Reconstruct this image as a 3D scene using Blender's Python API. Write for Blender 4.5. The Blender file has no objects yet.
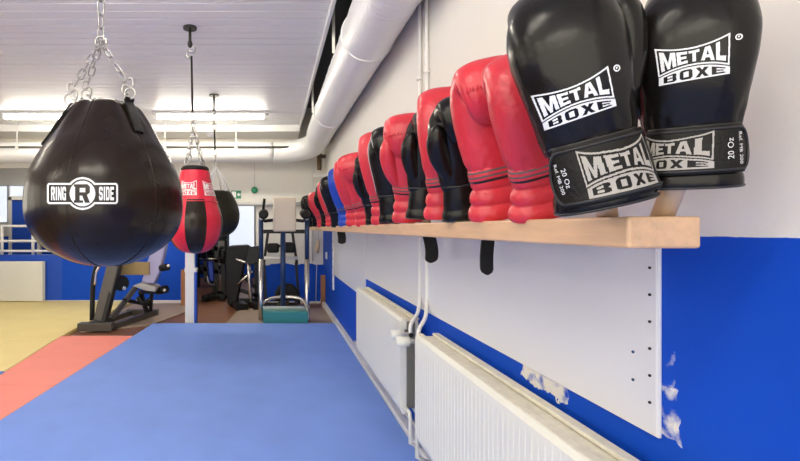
import bpy, bmesh, math, random
from mathutils import Vector, Matrix
from mathutils.bvhtree import BVHTree
random.seed(7)
PI = math.pi
S = bpy.context.scene
COL = S.collection
F, VX, VY, CZ = 460.0, 273.0, 228.0, 1.08

def P(x, y, Y):
    return Vector(((x-VX)*Y/F, Y, CZ-(y-VY)*Y/F))
def PX(x, Y): return (x-VX)*Y/F
def PZ(y, Y): return CZ-(y-VY)*Y/F

# ------------------------------------------------------------------ materials
def mat(name, col, rough=.5, metal=0., bump=0., bscale=40., var=0., vscale=8., coat=0., stretch=None, spec=None):
    m = bpy.data.materials.new(name); m.use_nodes = True
    nt = m.node_tree; b = nt.nodes['Principled BSDF']
    b.inputs['Base Color'].default_value = (*col, 1)
    b.inputs['Roughness'].default_value = rough
    b.inputs['Metallic'].default_value = metal
    if spec is not None: b.inputs['Specular IOR Level'].default_value = spec
    if coat:
        b.inputs['Coat Weight'].default_value = coat; b.inputs['Coat Roughness'].default_value = .25
    tc = nt.nodes.new('ShaderNodeTexCoord'); src = tc.outputs['Object']
    if stretch:
        mp = nt.nodes.new('ShaderNodeMapping'); mp.inputs['Scale'].default_value = stretch
        nt.links.new(src, mp.inputs['Vector']); src = mp.outputs['Vector']
    if bump:
        n = nt.nodes.new('ShaderNodeTexNoise'); n.inputs['Scale'].default_value = bscale
        n.inputs['Detail'].default_value = 4
        bp = nt.nodes.new('ShaderNodeBump'); bp.inputs['Strength'].default_value = bump
        bp.inputs['Distance'].default_value = .01
        nt.links.new(src, n.inputs['Vector']); nt.links.new(n.outputs['Fac'], bp.inputs['Height'])
        nt.links.new(bp.outputs['Normal'], b.inputs['Normal'])
    if var:
        n = nt.nodes.new('ShaderNodeTexNoise'); n.inputs['Scale'].default_value = vscale
        n.inputs['Detail'].default_value = 5
        r = nt.nodes.new('ShaderNodeMix'); r.data_type = 'RGBA'
        r.inputs[6].default_value = (*[max(0, c*(1-var)) for c in col], 1)
        r.inputs[7].default_value = (*[min(1, c*(1+var)) for c in col], 1)
        nt.links.new(src, n.inputs['Vector']); nt.links.new(n.outputs['Fac'], r.inputs[0])
        nt.links.new(r.outputs[2], b.inputs['Base Color'])
    return m

def emis(name, col, s):
    m = bpy.data.materials.new(name); m.use_nodes = True
    nt = m.node_tree; b = nt.nodes['Principled BSDF']
    b.inputs['Base Color'].default_value = (.9, .9, .9, 1)
    b.inputs['Emission Color'].default_value = (*col, 1); b.inputs['Emission Strength'].default_value = s
    return m

WHITE = (.80, .775, .72); BLUE = (.001, .068, .52)
def wall_mat(name, edge, amp, patches=(), nscale=30, white=WHITE, axis='Y'):
    """white above z=edge, blue below; bare plaster patches (a0,a1,z0,z1) along the wall axis."""
    m = mat(name, white, .6, bump=.05, bscale=90, spec=.25)
    nt = m.node_tree; L = nt.links; b = nt.nodes['Principled BSDF']
    tc = [n for n in nt.nodes if n.type == 'TEX_COORD'][0]
    sp = nt.nodes.new('ShaderNodeSeparateXYZ'); L.new(tc.outputs['Object'], sp.inputs[0])
    nz = nt.nodes.new('ShaderNodeTexNoise'); nz.inputs['Scale'].default_value = nscale; nz.inputs['Detail'].default_value = 6
    L.new(tc.outputs['Object'], nz.inputs['Vector'])
    def M(op, a, c, clamp=False):
        n = nt.nodes.new('ShaderNodeMath'); n.operation = op; n.use_clamp = clamp
        for i, v in enumerate((a, c)):
            if isinstance(v, (int, float)): n.inputs[i].default_value = v
            else: L.new(v, n.inputs[i])
        return n.outputs[0]
    jit = M('MULTIPLY', M('SUBTRACT', nz.outputs['Fac'], .5), amp)
    mask = M('GREATER_THAN', M('ADD', sp.outputs['Z'], jit), edge)
    for (a0, a1, z0, z1, am, soft) in patches:
        j2 = M('MULTIPLY', M('SUBTRACT', nz.outputs['Fac'], .5), am)
        ya = M('ADD', sp.outputs[axis], j2); za = M('ADD', sp.outputs['Z'], j2)
        p = M('MULTIPLY', M('MULTIPLY', M('GREATER_THAN', ya, a0), M('LESS_THAN', ya, a1)),
              M('MULTIPLY', M('GREATER_THAN', za, z0), M('LESS_THAN', za, z1)))
        if soft:
            n2 = nt.nodes.new('ShaderNodeTexNoise'); n2.inputs['Scale'].default_value = 28; n2.inputs['Detail'].default_value = 8
            L.new(tc.outputs['Object'], n2.inputs['Vector'])
            p = M('MULTIPLY', p, M('MULTIPLY', M('SUBTRACT', n2.outputs['Fac'], soft), 5, True))
        mask = M('MAXIMUM', mask, p)
    mx = nt.nodes.new('ShaderNodeMix'); mx.data_type = 'RGBA'
    mx.inputs[6].default_value = (*BLUE, 1); mx.inputs[7].default_value = (*white, 1)
    L.new(mask, mx.inputs[0]); L.new(mx.outputs[2], b.inputs['Base Color'])
    return m

M_ = {}
M_['leather'] = mat('black leather', (.007, .006, .005), .25, bump=.14, bscale=9, spec=.30)
M_['leather_soft'] = mat('black grained leather', (.009, .008, .007), .40, bump=.18, bscale=60, spec=.22)
M_['bag_black'] = mat('black bag vinyl', (.016, .010, .006), .24, bump=.5, bscale=5, stretch=(2.2, 2.2, .7), spec=.30)
M_['bag_olive'] = mat('dark olive bag vinyl', (.014, .012, .006), .36, bump=.1, bscale=20, spec=.3)
M_['red'] = mat('red leather', (.66, .032, .050), .34, bump=.24, bscale=18, coat=.15)
M_['red_bag'] = mat('red bag vinyl', (.64, .015, .045), .35, bump=.06, bscale=20)
M_['blue_glove'] = mat('blue leather', (.01, .06, .45), .35, bump=.1, bscale=30)
M_['white_ink'] = mat('white print', (.85, .85, .84), .5)
M_['grey_ink'] = mat('beige grey print', (.42, .39, .35), .55)
M_['black_ink'] = mat('black print', (.012, .012, .012), .5)
M_['stripe'] = mat('grey stripe fabric', (.13, .10, .10), .7)
M_['piping'] = mat('black piping', (.02, .02, .022), .35)
M_['piping_w'] = mat('pale piping', (.55, .5, .48), .45)
M_['lining'] = mat('dark blue lining', (.03, .035, .06), .8)
M_['steel'] = mat('zinc steel', (.42, .41, .40), .30, 1.)
M_['chrome'] = mat('chrome tube', (.68, .65, .60), .25, 1.)
M_['dark_steel'] = mat('dark steel', (.022, .021, .020), .4, .3, spec=.3)
M_['frame_grey'] = mat('bronze grey painted steel', (.085, .075, .062), .4, .3, var=.15, vscale=10)
M_['black_pl'] = mat('black plastic', (.008, .008, .008), .45, spec=.25)
M_['navy'] = mat('navy painted tube', (.02, .05, .14), .35, .2)
M_['beige'] = mat('beige vinyl', (.74, .65, .52), .5, bump=.05)
M_['lavender'] = mat('lavender grey vinyl', (.42, .40, .58), .5, bump=.05)
M_['grey_v'] = mat('grey vinyl', (.42, .40, .38), .5)
M_['cardboard'] = mat('ochre panel', (.34, .24, .09), .6)
M_['teal'] = mat('teal step rubber', (.02, .22, .24), .5, bump=.1)
M_['white_paint'] = mat('white paint', (.80, .79, .77), .45)
M_['radiator'] = mat('cream radiator enamel', (.80, .79, .71), .35, bump=.02)
M_['rad_shade'] = mat('convector fins with painted shade', (.20, .19, .14), .6)  # olive tone paints in the shadow between the radiator panels
M_['rad_top'] = mat('chipped cream enamel', (.74, .70, .58), .5, bump=.3, bscale=60, var=.22, vscale=40)
M_['duct'] = mat('white wrapped duct foil', (.82, .82, .82), .34, .06, bump=.7, bscale=12, stretch=(1, 6, 1))
M_['ceil'] = mat('white ceiling slats', (.80, .80, .82), .42)
M_['void'] = mat('dark ceiling void', (.05, .05, .055), .8)
M_['conc'] = mat('grey trim', (.55, .55, .56), .6)
M_['wood'] = mat('pale pine', (.72, .46, .27), .45, var=.22, vscale=6, stretch=(14, 1.4, 14), bump=.04, bscale=20)
M_['dowel'] = mat('beech dowel', (.68, .52, .36), .5, var=.12, vscale=12, stretch=(12, 12, 1))
M_['brown_wood'] = mat('brown wood', (.38, .16, .06), .5, var=.2)
M_['rust'] = mat('rusty steel', (.22, .15, .09), .8, .2, var=.4, vscale=30)
M_['floor'] = mat('brown lino floor', (.20, .085, .042), .4, var=.22, vscale=3)
M_['board'] = mat('tan floor board', (.33, .25, .19), .55, var=.12)
M_['blue_mat'] = mat('blue foam mat', (.17, .30, .77), .62, bump=.12, bscale=160, var=.10, vscale=5)
M_['red_mat'] = mat('coral red foam mat', (.87, .26, .21), .6, bump=.12, bscale=160, var=.06, vscale=4)
M_['yel_mat'] = mat('yellow foam mat', (.84, .69, .29), .6, bump=.12, bscale=160, var=.08, vscale=3)
M_['green'] = mat('green plastic', (.01, .25, .12), .4)
M_['seat_blue'] = mat('blue vinyl', (.02, .06, .40), .45)
M_['panel'] = mat('white laminate sheet', (.76, .76, .77), .35)
M_['door_blue'] = mat('blue door paint', (.008, .07, .48), .5)
M_['pane'] = emis('bright daylight window', (.74, .83, 1.), .62)
M_['tube'] = emis('fluorescent tube', (1., .925, .77), 36.)

# ------------------------------------------------------------------ mesh builder
def crom(pts, n):
    """Catmull-Rom through tuples -> n samples."""
    out = []; m = len(pts)-1
    for k in range(n):
        t = k/(n-1)*m; i = min(int(t), m-1); f = t-i
        p0, p1, p2, p3 = pts[max(i-1, 0)], pts[i], pts[i+1], pts[min(i+2, m)]
        out.append(tuple(.5*((2*b)+(c-a)*f+(2*a-5*b+4*c-d)*f*f+(3*b-a-3*c+d)*f**3) for a, b, c, d in zip(p0, p1, p2, p3)))
    return out

class MB:
    def __init__(s): s.v = []; s.f = []; s.mi = []; s.sm = []
    def face(s, idx, mi=0, sm=False): s.f.append(idx); s.mi.append(mi); s.sm.append(sm)
    def box(s, a, b, mi=0):
        x0, y0, z0 = a; x1, y1, z1 = b
        x0, x1 = min(x0, x1), max(x0, x1); y0, y1 = min(y0, y1), max(y0, y1); z0, z1 = min(z0, z1), max(z0, z1)
        o = len(s.v)
        s.v += [(x0,y0,z0),(x1,y0,z0),(x1,y1,z0),(x0,y1,z0),(x0,y0,z1),(x1,y0,z1),(x1,y1,z1),(x0,y1,z1)]
        for q in ((0,3,2,1),(4,5,6,7),(0,1,5,4),(1,2,6,5),(2,3,7,6),(3,0,4,7)): s.face([o+i for i in q], mi)
        return s
    def prism(s, poly, vec, mi=0):
        """extrude 3-D polygon along vec"""
        o = len(s.v); n = len(poly); vec = Vector(vec)
        s.v += [tuple(p) for p in poly] + [tuple(Vector(p)+vec) for p in poly]
        s.face(list(range(o+n-1, o-1, -1)), mi); s.face(list(range(o+n, o+2*n)), mi)
        for i in range(n): s.face([o+i, o+(i+1) % n, o+n+(i+1) % n, o+n+i], mi)
        return s
    def beam(s, a, b, w, h, up=(0, 0, 1), mi=0):
        a, b = Vector(a), Vector(b); d = (b-a).normalized(); up = Vector(up)
        sx = d.cross(up)
        if sx.length < 1e-4: sx = Vector((1, 0, 0))
        sx.normalize(); u = sx.cross(d)
        poly = [a+sx*w/2*i+u*h/2*j for i, j in ((-1,-1),(1,-1),(1,1),(-1,1))]
        return s.prism(poly, b-a, mi)
    def rings(s, rs, closed=False, caps=True, mi=0, sm=True, loop=False):
        o = len(s.v); n = len(rs[0]); m = len(rs)
        for r in rs: s.v += [tuple(p) for p in r]
        rng = m if loop else m-1
        for i in range(rng):
            for k in range(n):
                a = o+i*n+k; b = o+i*n+(k+1) % n
                c = o+((i+1) % m)*n+(k+1) % n; d = o+((i+1) % m)*n+k
                s.face([a, b, c, d], mi(i, k) if callable(mi) else mi, sm)
        if caps and not loop:
            m0 = mi(0, 0) if callable(mi) else mi; m1 = mi(m-2, 0) if callable(mi) else mi
            s.face([o+k for k in range(n-1, -1, -1)], m0, False)
            s.face([o+(m-1)*n+k for k in range(n)], m1, False)
        return s
    def tube(s, pts, r, n=10, mi=0, loop=False, smooth_path=0, caps=True):
        if smooth_path: pts = crom([tuple(p) for p in pts], smooth_path)
        pts = [Vector(p) for p in pts]; m = len(pts)
        rr = r if isinstance(r, (list, tuple)) else [r]*m
        rs = []; ref = None
        for i, p in enumerate(pts):
            if loop: d = pts[(i+1) % m]-pts[i-1]
            else: d = pts[min(i+1, m-1)]-pts[max(i-1, 0)]
            d.normalize()
            if ref is None:
                ref = d.cross(Vector((0, 0, 1)))
                if ref.length < .05: ref = d.cross(Vector((1, 0, 0)))
            ref = (ref-d*ref.dot(d)).normalized(); u = d.cross(ref)
            rs.append([p+(ref*math.cos(2*PI*k/n)+u*math.sin(2*PI*k/n))*rr[i] for k in range(n)])
        return s.rings(rs, mi=mi, loop=loop, caps=caps)
    def lathe(s, prof, c, n=32, mi=0, caps=True, rmod=None):
        rs = []
        for (r, z) in prof:
            rs.append([(c[0]+r*(rmod(2*PI*k/n, z) if rmod else 1)*math.cos(2*PI*k/n),
                        c[1]+r*(rmod(2*PI*k/n, z) if rmod else 1)*math.sin(2*PI*k/n), c[2]+z) for k in range(n)])
        return s.rings(rs, mi=mi, caps=caps)
    def ball(s, c, r, n=16, m=10, mi=0, sc=(1, 1, 1)):
        rs = []
        for i in range(m+1):
            a = -PI/2+PI*(i+.02)/(m+.04)
            rs.append([(c[0]+r*sc[0]*math.cos(a)*math.cos(2*PI*k/n), c[1]+r*sc[1]*math.cos(a)*math.sin(2*PI*k/n), c[2]+r*sc[2]*math.sin(a)) for k in range(n)])
        return s.rings(rs, mi=mi)
    def disc(s, c, r, axis, th, n=20, mi=0):
        c = Vector(c); a = Vector(axis).normalized()
        return s.tube([c-a*th/2, c+a*th/2], r, n, mi)
    def build(s, name, mats, parent=None, bevel=0., seg=2, origin=None):
        me = bpy.data.meshes.new(name)
        vs = s.v
        if origin is not None: vs = [(a-origin[0], b-origin[1], c-origin[2]) for a, b, c in s.v]
        me.from_pydata([tuple(v) for v in vs], [], s.f)
        me.polygons.foreach_set('material_index', s.mi); me.polygons.foreach_set('use_smooth', s.sm)
        for m in (mats if isinstance(mats, (list, tuple)) else [mats]): me.materials.append(m)
        me.validate(); me.update()
        o = bpy.data.objects.new(name, me); COL.objects.link(o)
        if parent is not None: o.parent = parent
        if origin is not None: o.location = origin
        if bevel:
            b = o.modifiers.new('bevel', 'BEVEL'); b.width = bevel; b.segments = seg; b.limit_method = 'ANGLE'
            b.harden_normals = False
        return o

def tag(o, label=None, cat=None, group=None, kind=None):
    for k, v in (('label', label), ('category', cat), ('group', group), ('kind', kind)):
        if v: o[k] = v
    return o
def empty(name, loc, label, cat, group=None):
    o = bpy.data.objects.new(name, None); COL.objects.link(o); o.location = loc
    o.empty_display_size = .05
    return tag(o, label, cat, group)
def part(mb, name, mats, parent, **k):
    """parts are modelled in world space; shift them under their thing."""
    o = mb.build(name, mats, parent, **k)
    base = parent
    off = Vector((0, 0, 0))
    while base is not None:
        off += base.location; base = base.parent
    o.location = -off + Vector(o.location)
    return o
def struct(mb, name, mats, **k): return tag(mb.build(name, mats, None, **k), kind='structure')

# ------------------------------------------------------------------ glyphs for the printed marks
GL = {}
def R(x0, y0, x1, y1): return [(x0,y0),(x1,y0),(x1,y1),(x0,y1)]
GL['M'] = [[(0,0),(.24,0),(.24,.62),(.42,0),(.58,0),(.76,.62),(.76,0),(1,0),(1,1),(.70,1),(.5,.38),(.30,1),(0,1)]]
GL['E'] = [[(0,0),(1,0),(1,.22),(.36,.22),(.36,.40),(.88,.40),(.88,.60),(.36,.60),(.36,.78),(1,.78),(1,1),(0,1)]]
GL['T'] = [[(.33,0),(.67,0),(.67,.77),(1,.77),(1,1),(0,1),(0,.77),(.33,.77)]]
GL['A'] = [[(0,0),(.28,0),(.34,.2),(.66,.2),(.72,0),(1,0),(.68,1),(.32,1)], [(.40,.40),(.60,.40),(.5,.76)]]
GL['L'] = [[(0,0),(1,0),(1,.24),(.38,.24),(.38,1),(0,1)]]
GL['B'] = [[(0,0),(.85,0),(1,.12),(1,.42),(.9,.5),(1,.58),(1,.88),(.85,1),(0,1)], R(.30,.17,.70,.42), R(.30,.58,.70,.83)]
GL['O'] = [[(.15,0),(.85,0),(1,.18),(1,.82),(.85,1),(.15,1),(0,.82),(0,.18)], R(.30,.22,.70,.78)]
GL['X'] = [[(0,0),(.34,0),(.5,.28),(.66,0),(1,0),(.68,.5),(1,1),(.66,1),(.5,.72),(.34,1),(0,1),(.32,.5)]]
GL['R'] = [[(0,0),(.32,0),(.32,.38),(.48,.38),(.66,0),(1,0),(.80,.42),(1,.55),(1,.88),(.86,1),(0,1)], R(.32,.56,.68,.80)]
GL['I'] = [R(.2,0,.8,1)]
GL['N'] = [[(0,0),(.30,0),(.30,.55),(.70,0),(1,0),(1,1),(.70,1),(.70,.45),(.30,1),(0,1)]]
GL['G'] = [[(.15,0),(1,0),(1,.52),(.55,.52),(.55,.36),(.68,.36),(.68,.2),(.32,.2),(.32,.8),(.68,.8),(.68,.66),(1,.66),(1,.86),(.85,1),(.15,1),(0,.86),(0,.14)]]
GL['S'] = [[(.15,0),(.85,0),(1,.14),(1,.45),(.85,.58),(.32,.62),(.32,.80),(.68,.80),(.68,.68),(1,.68),(1,.86),(.85,1),(.15,1),(0,.86),(0,.55),(.15,.42),(.68,.38),(.68,.2),(.32,.2),(.32,.33),(0,.33),(0,.14)]]
GL['D'] = [[(0,0),(.80,0),(1,.18),(1,.82),(.80,1),(0,1)], R(.32,.2,.68,.8)]
def inpoly(poly, x, y):
    c = False; n = len(poly); j = n-1
    for i in range(n):
        xi, yi = poly[i]; xj, yj = poly[j]
        if (yi > y) != (yj > y) and x < (xj-xi)*(y-yi)/(yj-yi)+xi: c = not c
        j = i
    return c
def inglyph(ch, x, y):
    if not (0 <= x <= 1 and 0 <= y <= 1): return False
    c = False
    for p in GL[ch]:
        if inpoly(p, x, y): c = not c
    return c
def inword(word, x, gap=.12, widths=None):
    """-> (char, local x) or None; x in 0..1 over the word."""
    w = widths or [1]*len(word); tot = sum(w)+gap*(len(word)-1); q = x*tot; a = 0
    for ch, ww in zip(word, w):
        if a <= q <= a+ww: return ch, (q-a)/ww
        a += ww+gap
    return None
def metal_logo(u, v):
    """u in 0..1, v in 0..1 -> True where printed (a flared block word above an arched band)."""
    def flare(v): return .055*(1-v)                        # the sides narrow towards the bottom
    d = (2*u-1)**2
    top = .83+.17*d; bot = .22+.17*(1-d)
    x0, x1 = .0+flare(v), 1-.4*flare(v)
    bd = .022; gp = .026
    if x0 <= u <= x1 and bot-.02 <= v <= top:
        e = min(u-x0, x1-u, (top-v)*.55, (v-bot+.02)*.55)
        if e < bd: return True
        if e < bd+gp: return False
        a, b = x0+bd+gp, x1-bd-gp
        lo, hi = bot-.02+(bd+gp)*1.8, top-(bd+gp)*1.8
        w = inword('METAL', (u-a)/(b-a), .10, [1.25, .85, .85, 1.1, .8])
        return bool(w) and inglyph(w[0], w[1], (v-lo)/(hi-lo))
    bt = bot-.05
    if .05 <= u <= .99 and 0 <= v <= bt:
        e = min(u-.05, .99-u, v*.55, (bt-v)*.55)
        if e < .014: return True
        w = inword('BOXE', (u-.11)/(.93-.11), .22)
        if w and inglyph(w[0], w[1], (v-.045)/(bt-.09)): return False
        return True
    return False
def ring_logo(u, v):
    """u -1..1 (x half-width 1), v in the same units, height about +-.46"""
    def rr(hx, hy, r):
        qx, qy = abs(u)-hx+r, abs(v)-hy+r
        return math.hypot(max(qx, 0), max(qy, 0))+min(max(qx, qy), 0)-r
    dc = math.hypot(u, v)-.46
    d = min(rr(1., .30, .09), dc)
    if d > 0: return False
    if d > -.055: return True
    if d > -.10 and dc > -.10: return False
    c = math.hypot(u, v)
    if c < .46:
        if c > .36: return False
        ch = inglyph('R', (u+.21)/.42, (v+.26)/.52)
        serif = abs(v) > .19 and abs(v) < .26 and -.25 < u < .24 and not (v > 0 and u > .15)
        return not (ch or (serif and u < .02))
    if abs(v) < .19:
        if u < 0:
            w = inword('RING', (u+.885)/.42, .14, [1, .55, 1, 1])
        else:
            w = inword('SIDE', (u-.465)/.42, .14, [1, .55, 1, 1])
        return bool(w) and inglyph(w[0], w[1], (v+.19)/.38)
    return False
def raster(fn, nu, nv, u0, u1, v0, v1, surf, mi=0):
    """small quads where fn(u,v), carried onto a surface by surf(u,v) -> point."""
    mb = MB(); idx = {}
    def vid(i, j):
        k = (i, j)
        if k not in idx:
            p = surf(u0+(u1-u0)*i/nu, v0+(v1-v0)*j/nv)
            if p is None: return None
            idx[k] = len(mb.v); mb.v.append(tuple(p))
        return idx[k]
    for j in range(nv):
        v = v0+(v1-v0)*(j+.5)/nv; i = 0
        while i < nu:
            if fn(u0+(u1-u0)*(i+.5)/nu, v):
                k = i
                while k+1 < nu and k+1-i < 4 and fn(u0+(u1-u0)*(k+1.5)/nu, v): k += 1
                q = [vid(i, j), vid(k+1, j), vid(k+1, j+1), vid(i, j+1)]
                if None not in q: mb.face(q, mi, True)
                i = k+1
            else: i += 1
    return mb
_txt = {}
def text_tris(body):
    if body in _txt: return _txt[body]
    cu = bpy.data.curves.new('lettering', 'FONT'); cu.body = body; cu.align_x = 'CENTER'; cu.align_y = 'CENTER'
    cu.resolution_u = 2
    o = bpy.data.objects.new('lettering', cu); COL.objects.link(o)
    dg = bpy.context.evaluated_depsgraph_get(); me = bpy.data.meshes.new_from_object(o.evaluated_get(dg))
    vs = [(v.co.x, v.co.y) for v in me.vertices]; fs = [list(p.vertices) for p in me.polygons]
    bpy.data.objects.remove(o); bpy.data.curves.remove(cu); bpy.data.meshes.remove(me)
    _txt[body] = (vs, fs); return vs, fs

# ================================================================== CAMERA
cam = bpy.data.cameras.new('camera'); co = bpy.data.objects.new('camera', cam); COL.objects.link(co)
co.location = (0, 0, CZ); co.rotation_euler = (PI/2, 0, 0)
cam.sensor_width = 36; cam.sensor_fit = 'HORIZONTAL'; cam.lens = 36*F/800
cam.shift_x = (400-VX)/800; cam.shift_y = -(230.5-VY)/800
cam.clip_start = .02
S.camera = co

# ================================================================== ROOM
WX, BY, CEIL, LX, RY = .72, 6.6, CZ+1.37, -4.6, -2.6
struct(MB().box((-7.2, RY, -.1), (WX+.15, 10.2, 0)), 'floor', M_['floor'])
# slatted ceiling: grooves across the room
cb = MB(); y = RY; prof = []
while y < BY:
    prof += [(y, CEIL), (y+.092, CEIL), (y+.094, CEIL+.012), (y+.104, CEIL+.012)]; y += .106
prof = [q for q in prof if q[0] <= BY-.01] + [(BY, CEIL)]
o0 = len(cb.v); CX = .355
for (yy, zz) in prof: cb.v += [(LX, yy, zz), (CX, yy, zz)]
for i in range(len(prof)-1): cb.face([o0+2*i, o0+2*i+2, o0+2*i+3, o0+2*i+1])
cb.box((-7.2, RY, CEIL+.35), (WX+.15, 10.2, CEIL+.45), 1)
cb.box((CX-.04, RY, CEIL+.02), (CX-.03, BY, CEIL+.35), 1)
struct(cb, 'ceiling', [M_['ceil'], M_['void']])
struct(MB().box((CX-.005, RY, CEIL-.03), (CX+.02, BY-.4, CEIL+.05)).box((CX+.02, RY, CEIL+.0), (CX+.028, BY-.4, CEIL+.05)), 'trim_1', M_['white_paint'], bevel=.004)
struct(MB().box((LX, BY-.5, CEIL-.09), (CX, BY-.001, CEIL-.001)), 'trim_2', M_['white_paint'], bevel=.004)   # bulkhead over the back wall
mw = wall_mat('blue dado white wall right', 1.066, .004, [(1.12, 1.33, .645, .72, .06, .30), (.815, .86, .70, .79, .03, .44), (.825, .855, .70, .86, .03, .54)])
struct(MB().box((WX, RY, 0), (WX+.15, BY+3.6, CEIL+.35)), 'wall_right', mw)
mb_ = wall_mat('blue dado white wall back', .56, .16, nscale=5)
wb = MB()
x_a, x_b, x_c, x_d = PX(62, BY), PX(196, BY), PX(256, BY), WX
zl, zt, zo = PZ(255, BY), PZ(205.5, BY), PZ(168, BY)
wb.box((LX, BY, 0), (x_a, BY+.14, zl), 1)
wb.box((LX, BY, zo), (x_a, BY+.14, CEIL+.35), 0)
wb.box((x_a, BY, 0), (x_b, BY+.14, CEIL+.35), 2)
wb.box((x_b, BY, zt), (x_c, BY+.14, CEIL+.35), 0)
wb.box((x_c, BY, 0), (x_d, BY+.14, CEIL+.35), 0)
struct(wb, 'wall_back', [mb_, M_['door_blue'], wall_mat('blue dado back left', 1.06, .004)])
# left wall with a row of windows (out of the frame, they light the room)
wl = MB()
wl.box((LX-.15, RY, 0), (LX, BY+.14, .95)).box((LX-.15, RY, 2.15), (LX, BY+.14, CEIL+.35)).box((-7.2, BY, 0), (-7.05, 10.2, CEIL+.35)).box((-7.05, BY, 0), (LX-.15, BY+.14, CEIL+.35))
for a, b in ((RY, -1.6), (.2, .7), (2.5, 3.0), (4.8, 5.3), (6.3, BY+.14)): wl.box((LX-.15, a, .95), (LX, b, 2.15))
struct(wl, 'wall_left', wall_mat('blue dado left', .9, .004))
for k, (a, b) in enumerate(((-1.6, .2), (.7, 2.5), (3.0, 4.8), (5.3, 6.3))):
    m = MB()
    for (y0, y1, z0, z1) in ((a, b, .95, 1.0), (a, b, 2.1, 2.15), (a, a+.05, 1.0, 2.1), (b-.05, b, 1.0, 2.1), ((a+b)/2-.025, (a+b)/2+.025, 1.0, 2.1)):
        m.box((LX-.11, y0, z0), (LX-.05, y1, z1))
    struct(m, 'window_%d' % (k+1), M_['white_paint'])
# rooms beyond the back wall
fb = MB()
fb.box((-7.05, 10.0, 0), (WX, 10.2, CEIL+.35), 0)
fb.box((x_a+.25, BY+.14, 0), (x_a+.35, 10.0, CEIL+.35), 0)
struct(fb, 'wall_far', [wall_mat('far room wall', .9, .004)])
# baseboards
bb = MB().box((LX, BY-.012, 0), (x_b, BY, .045)); bb.box((x_c, BY-.012, 0), (WX-.02, BY, .03))
struct(bb, 'baseboard_back', M_['white_paint'], bevel=.003)
struct(MB().box((.676, RY, 0), (WX, BY-.012, .062)), 'baseboard_right', M_['white_paint'], bevel=.003)

# ---- far room windows (bright daylight) and a door frame, seen through the openings
t = empty('far_window', (PX(238, 9.95), 9.95, .6), 'bright frosted window in the far room beyond the hanging bags', 'window')
part(MB().box((PX(228, 9.95), 9.95, PZ(248, 9.95)), (PX(256, 9.95), 9.97, PZ(196, 9.95))), 'pane', M_['pane'], t)
m = MB()
for x in (228, 255): m.box((PX(x-1, 9.9), 9.90, PZ(250, 9.9)), (PX(x+1.2, 9.9), 9.95, PZ(194, 9.9)))
m.box((PX(227, 9.9), 9.90, PZ(250, 9.9)), (PX(256, 9.9), 9.95, PZ(248, 9.9)))
part(m, 'window_frame', M_['conc'], t)
t = empty('far_window', (PX(15, 9.95), 9.95, .9), 'wide bright window of the room behind the white railing', 'window')
part(MB().box((PX(-40, 9.95), 9.96, PZ(222, 9.95)), (PX(60, 9.95), 9.98, PZ(186, 9.95))), 'pane', M_['pane'], t)
m = MB()
for x in (-40, -20, 8, 31, 58): m.box((PX(x-1, 9.9), 9.90, PZ(223, 9.9)), (PX(x+1, 9.9), 9.96, PZ(185, 9.9)))
for y_ in (185, 223): m.box((PX(-40, 9.9), 9.90, PZ(y_+1, 9.9)), (PX(60, 9.9), 9.96, PZ(y_-1, 9.9)))
part(m, 'window_frame', M_['white_paint'], t)
# blue door seen over the half wall
t = empty('blue_door', (PX(24, 8.8), 8.8, 0), 'blue door standing behind the white railing in the next room', 'door')
part(MB().box((PX(12, 8.8), 8.80, 0), (PX(38, 8.8), 8.84, PZ(200, 8.8))), 'door_leaf', M_['door_blue'], t, bevel=.004)
m = MB()
for x in (10.5, 39): m.box((PX(x-1.5, 8.8), 8.78, 0), (PX(x+1.5, 8.8), 8.86, PZ(197, 8.8)))
m.box((PX(9, 8.8), 8.78, PZ(200, 8.8)), (PX(40.5, 8.8), 8.86, PZ(196, 8.8)))
part(m, 'door_frame', M_['white_paint'], t)
# door in far middle room
t = empty('far_door', (PX(222, 9.6), 9.6, 0), 'grey framed doorway panel in the far room left of the bright window', 'door')
part(MB().box((PX(214, 9.6), 9.60, 0), (PX(227, 9.6), 9.64, PZ(214, 9.6))), 'door_leaf', M_['grey_v'], t)
part(MB().box((PX(226, 9.6), 9.57, 0), (PX(229, 9.6), 9.66, PZ(212, 9.6))).box((PX(212, 9.6), 9.57, PZ(214, 9.6)), (PX(229, 9.6), 9.66, PZ(211, 9.6))), 'door_frame', M_['dark_steel'], t)

# railing on the half wall
t = empty('railing', (PX(20, BY+.07), BY+.07, zl), 'white tubular railing standing on the blue half wall at left', 'railing')
m = MB()
for y_ in (226, 241, 251): m.tube([P(-80, y_, BY+.07), P(61, y_, BY+.07)], .018, 8)
part(m, 'rail', M_['white_paint'], t)
for x in (-28, 2, 33):
    part(MB().tube([(PX(x, BY+.07), BY+.07, zl), (PX(x, BY+.07), BY+.07, PZ(225, BY+.07))], .022, 8), 'post', M_['white_paint'], t)
# handrail / pipe across the middle of the back wall
t = empty('wall_rail', (PX(270, BY-.08), BY-.06, PZ(204, BY-.06)), 'grey tube rail along the back wall above the opening', 'rail')
part(MB().tube([P(226, 204, BY-.07), P(312, 204, BY-.07)], .030, 10), 'tube', M_['conc'], t)
for x in (232, 268, 306): part(MB().tube([P(x, 204, BY-.07), P(x, 204, BY-.002)], .014, 8), 'bracket', M_['conc'], t)

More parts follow.
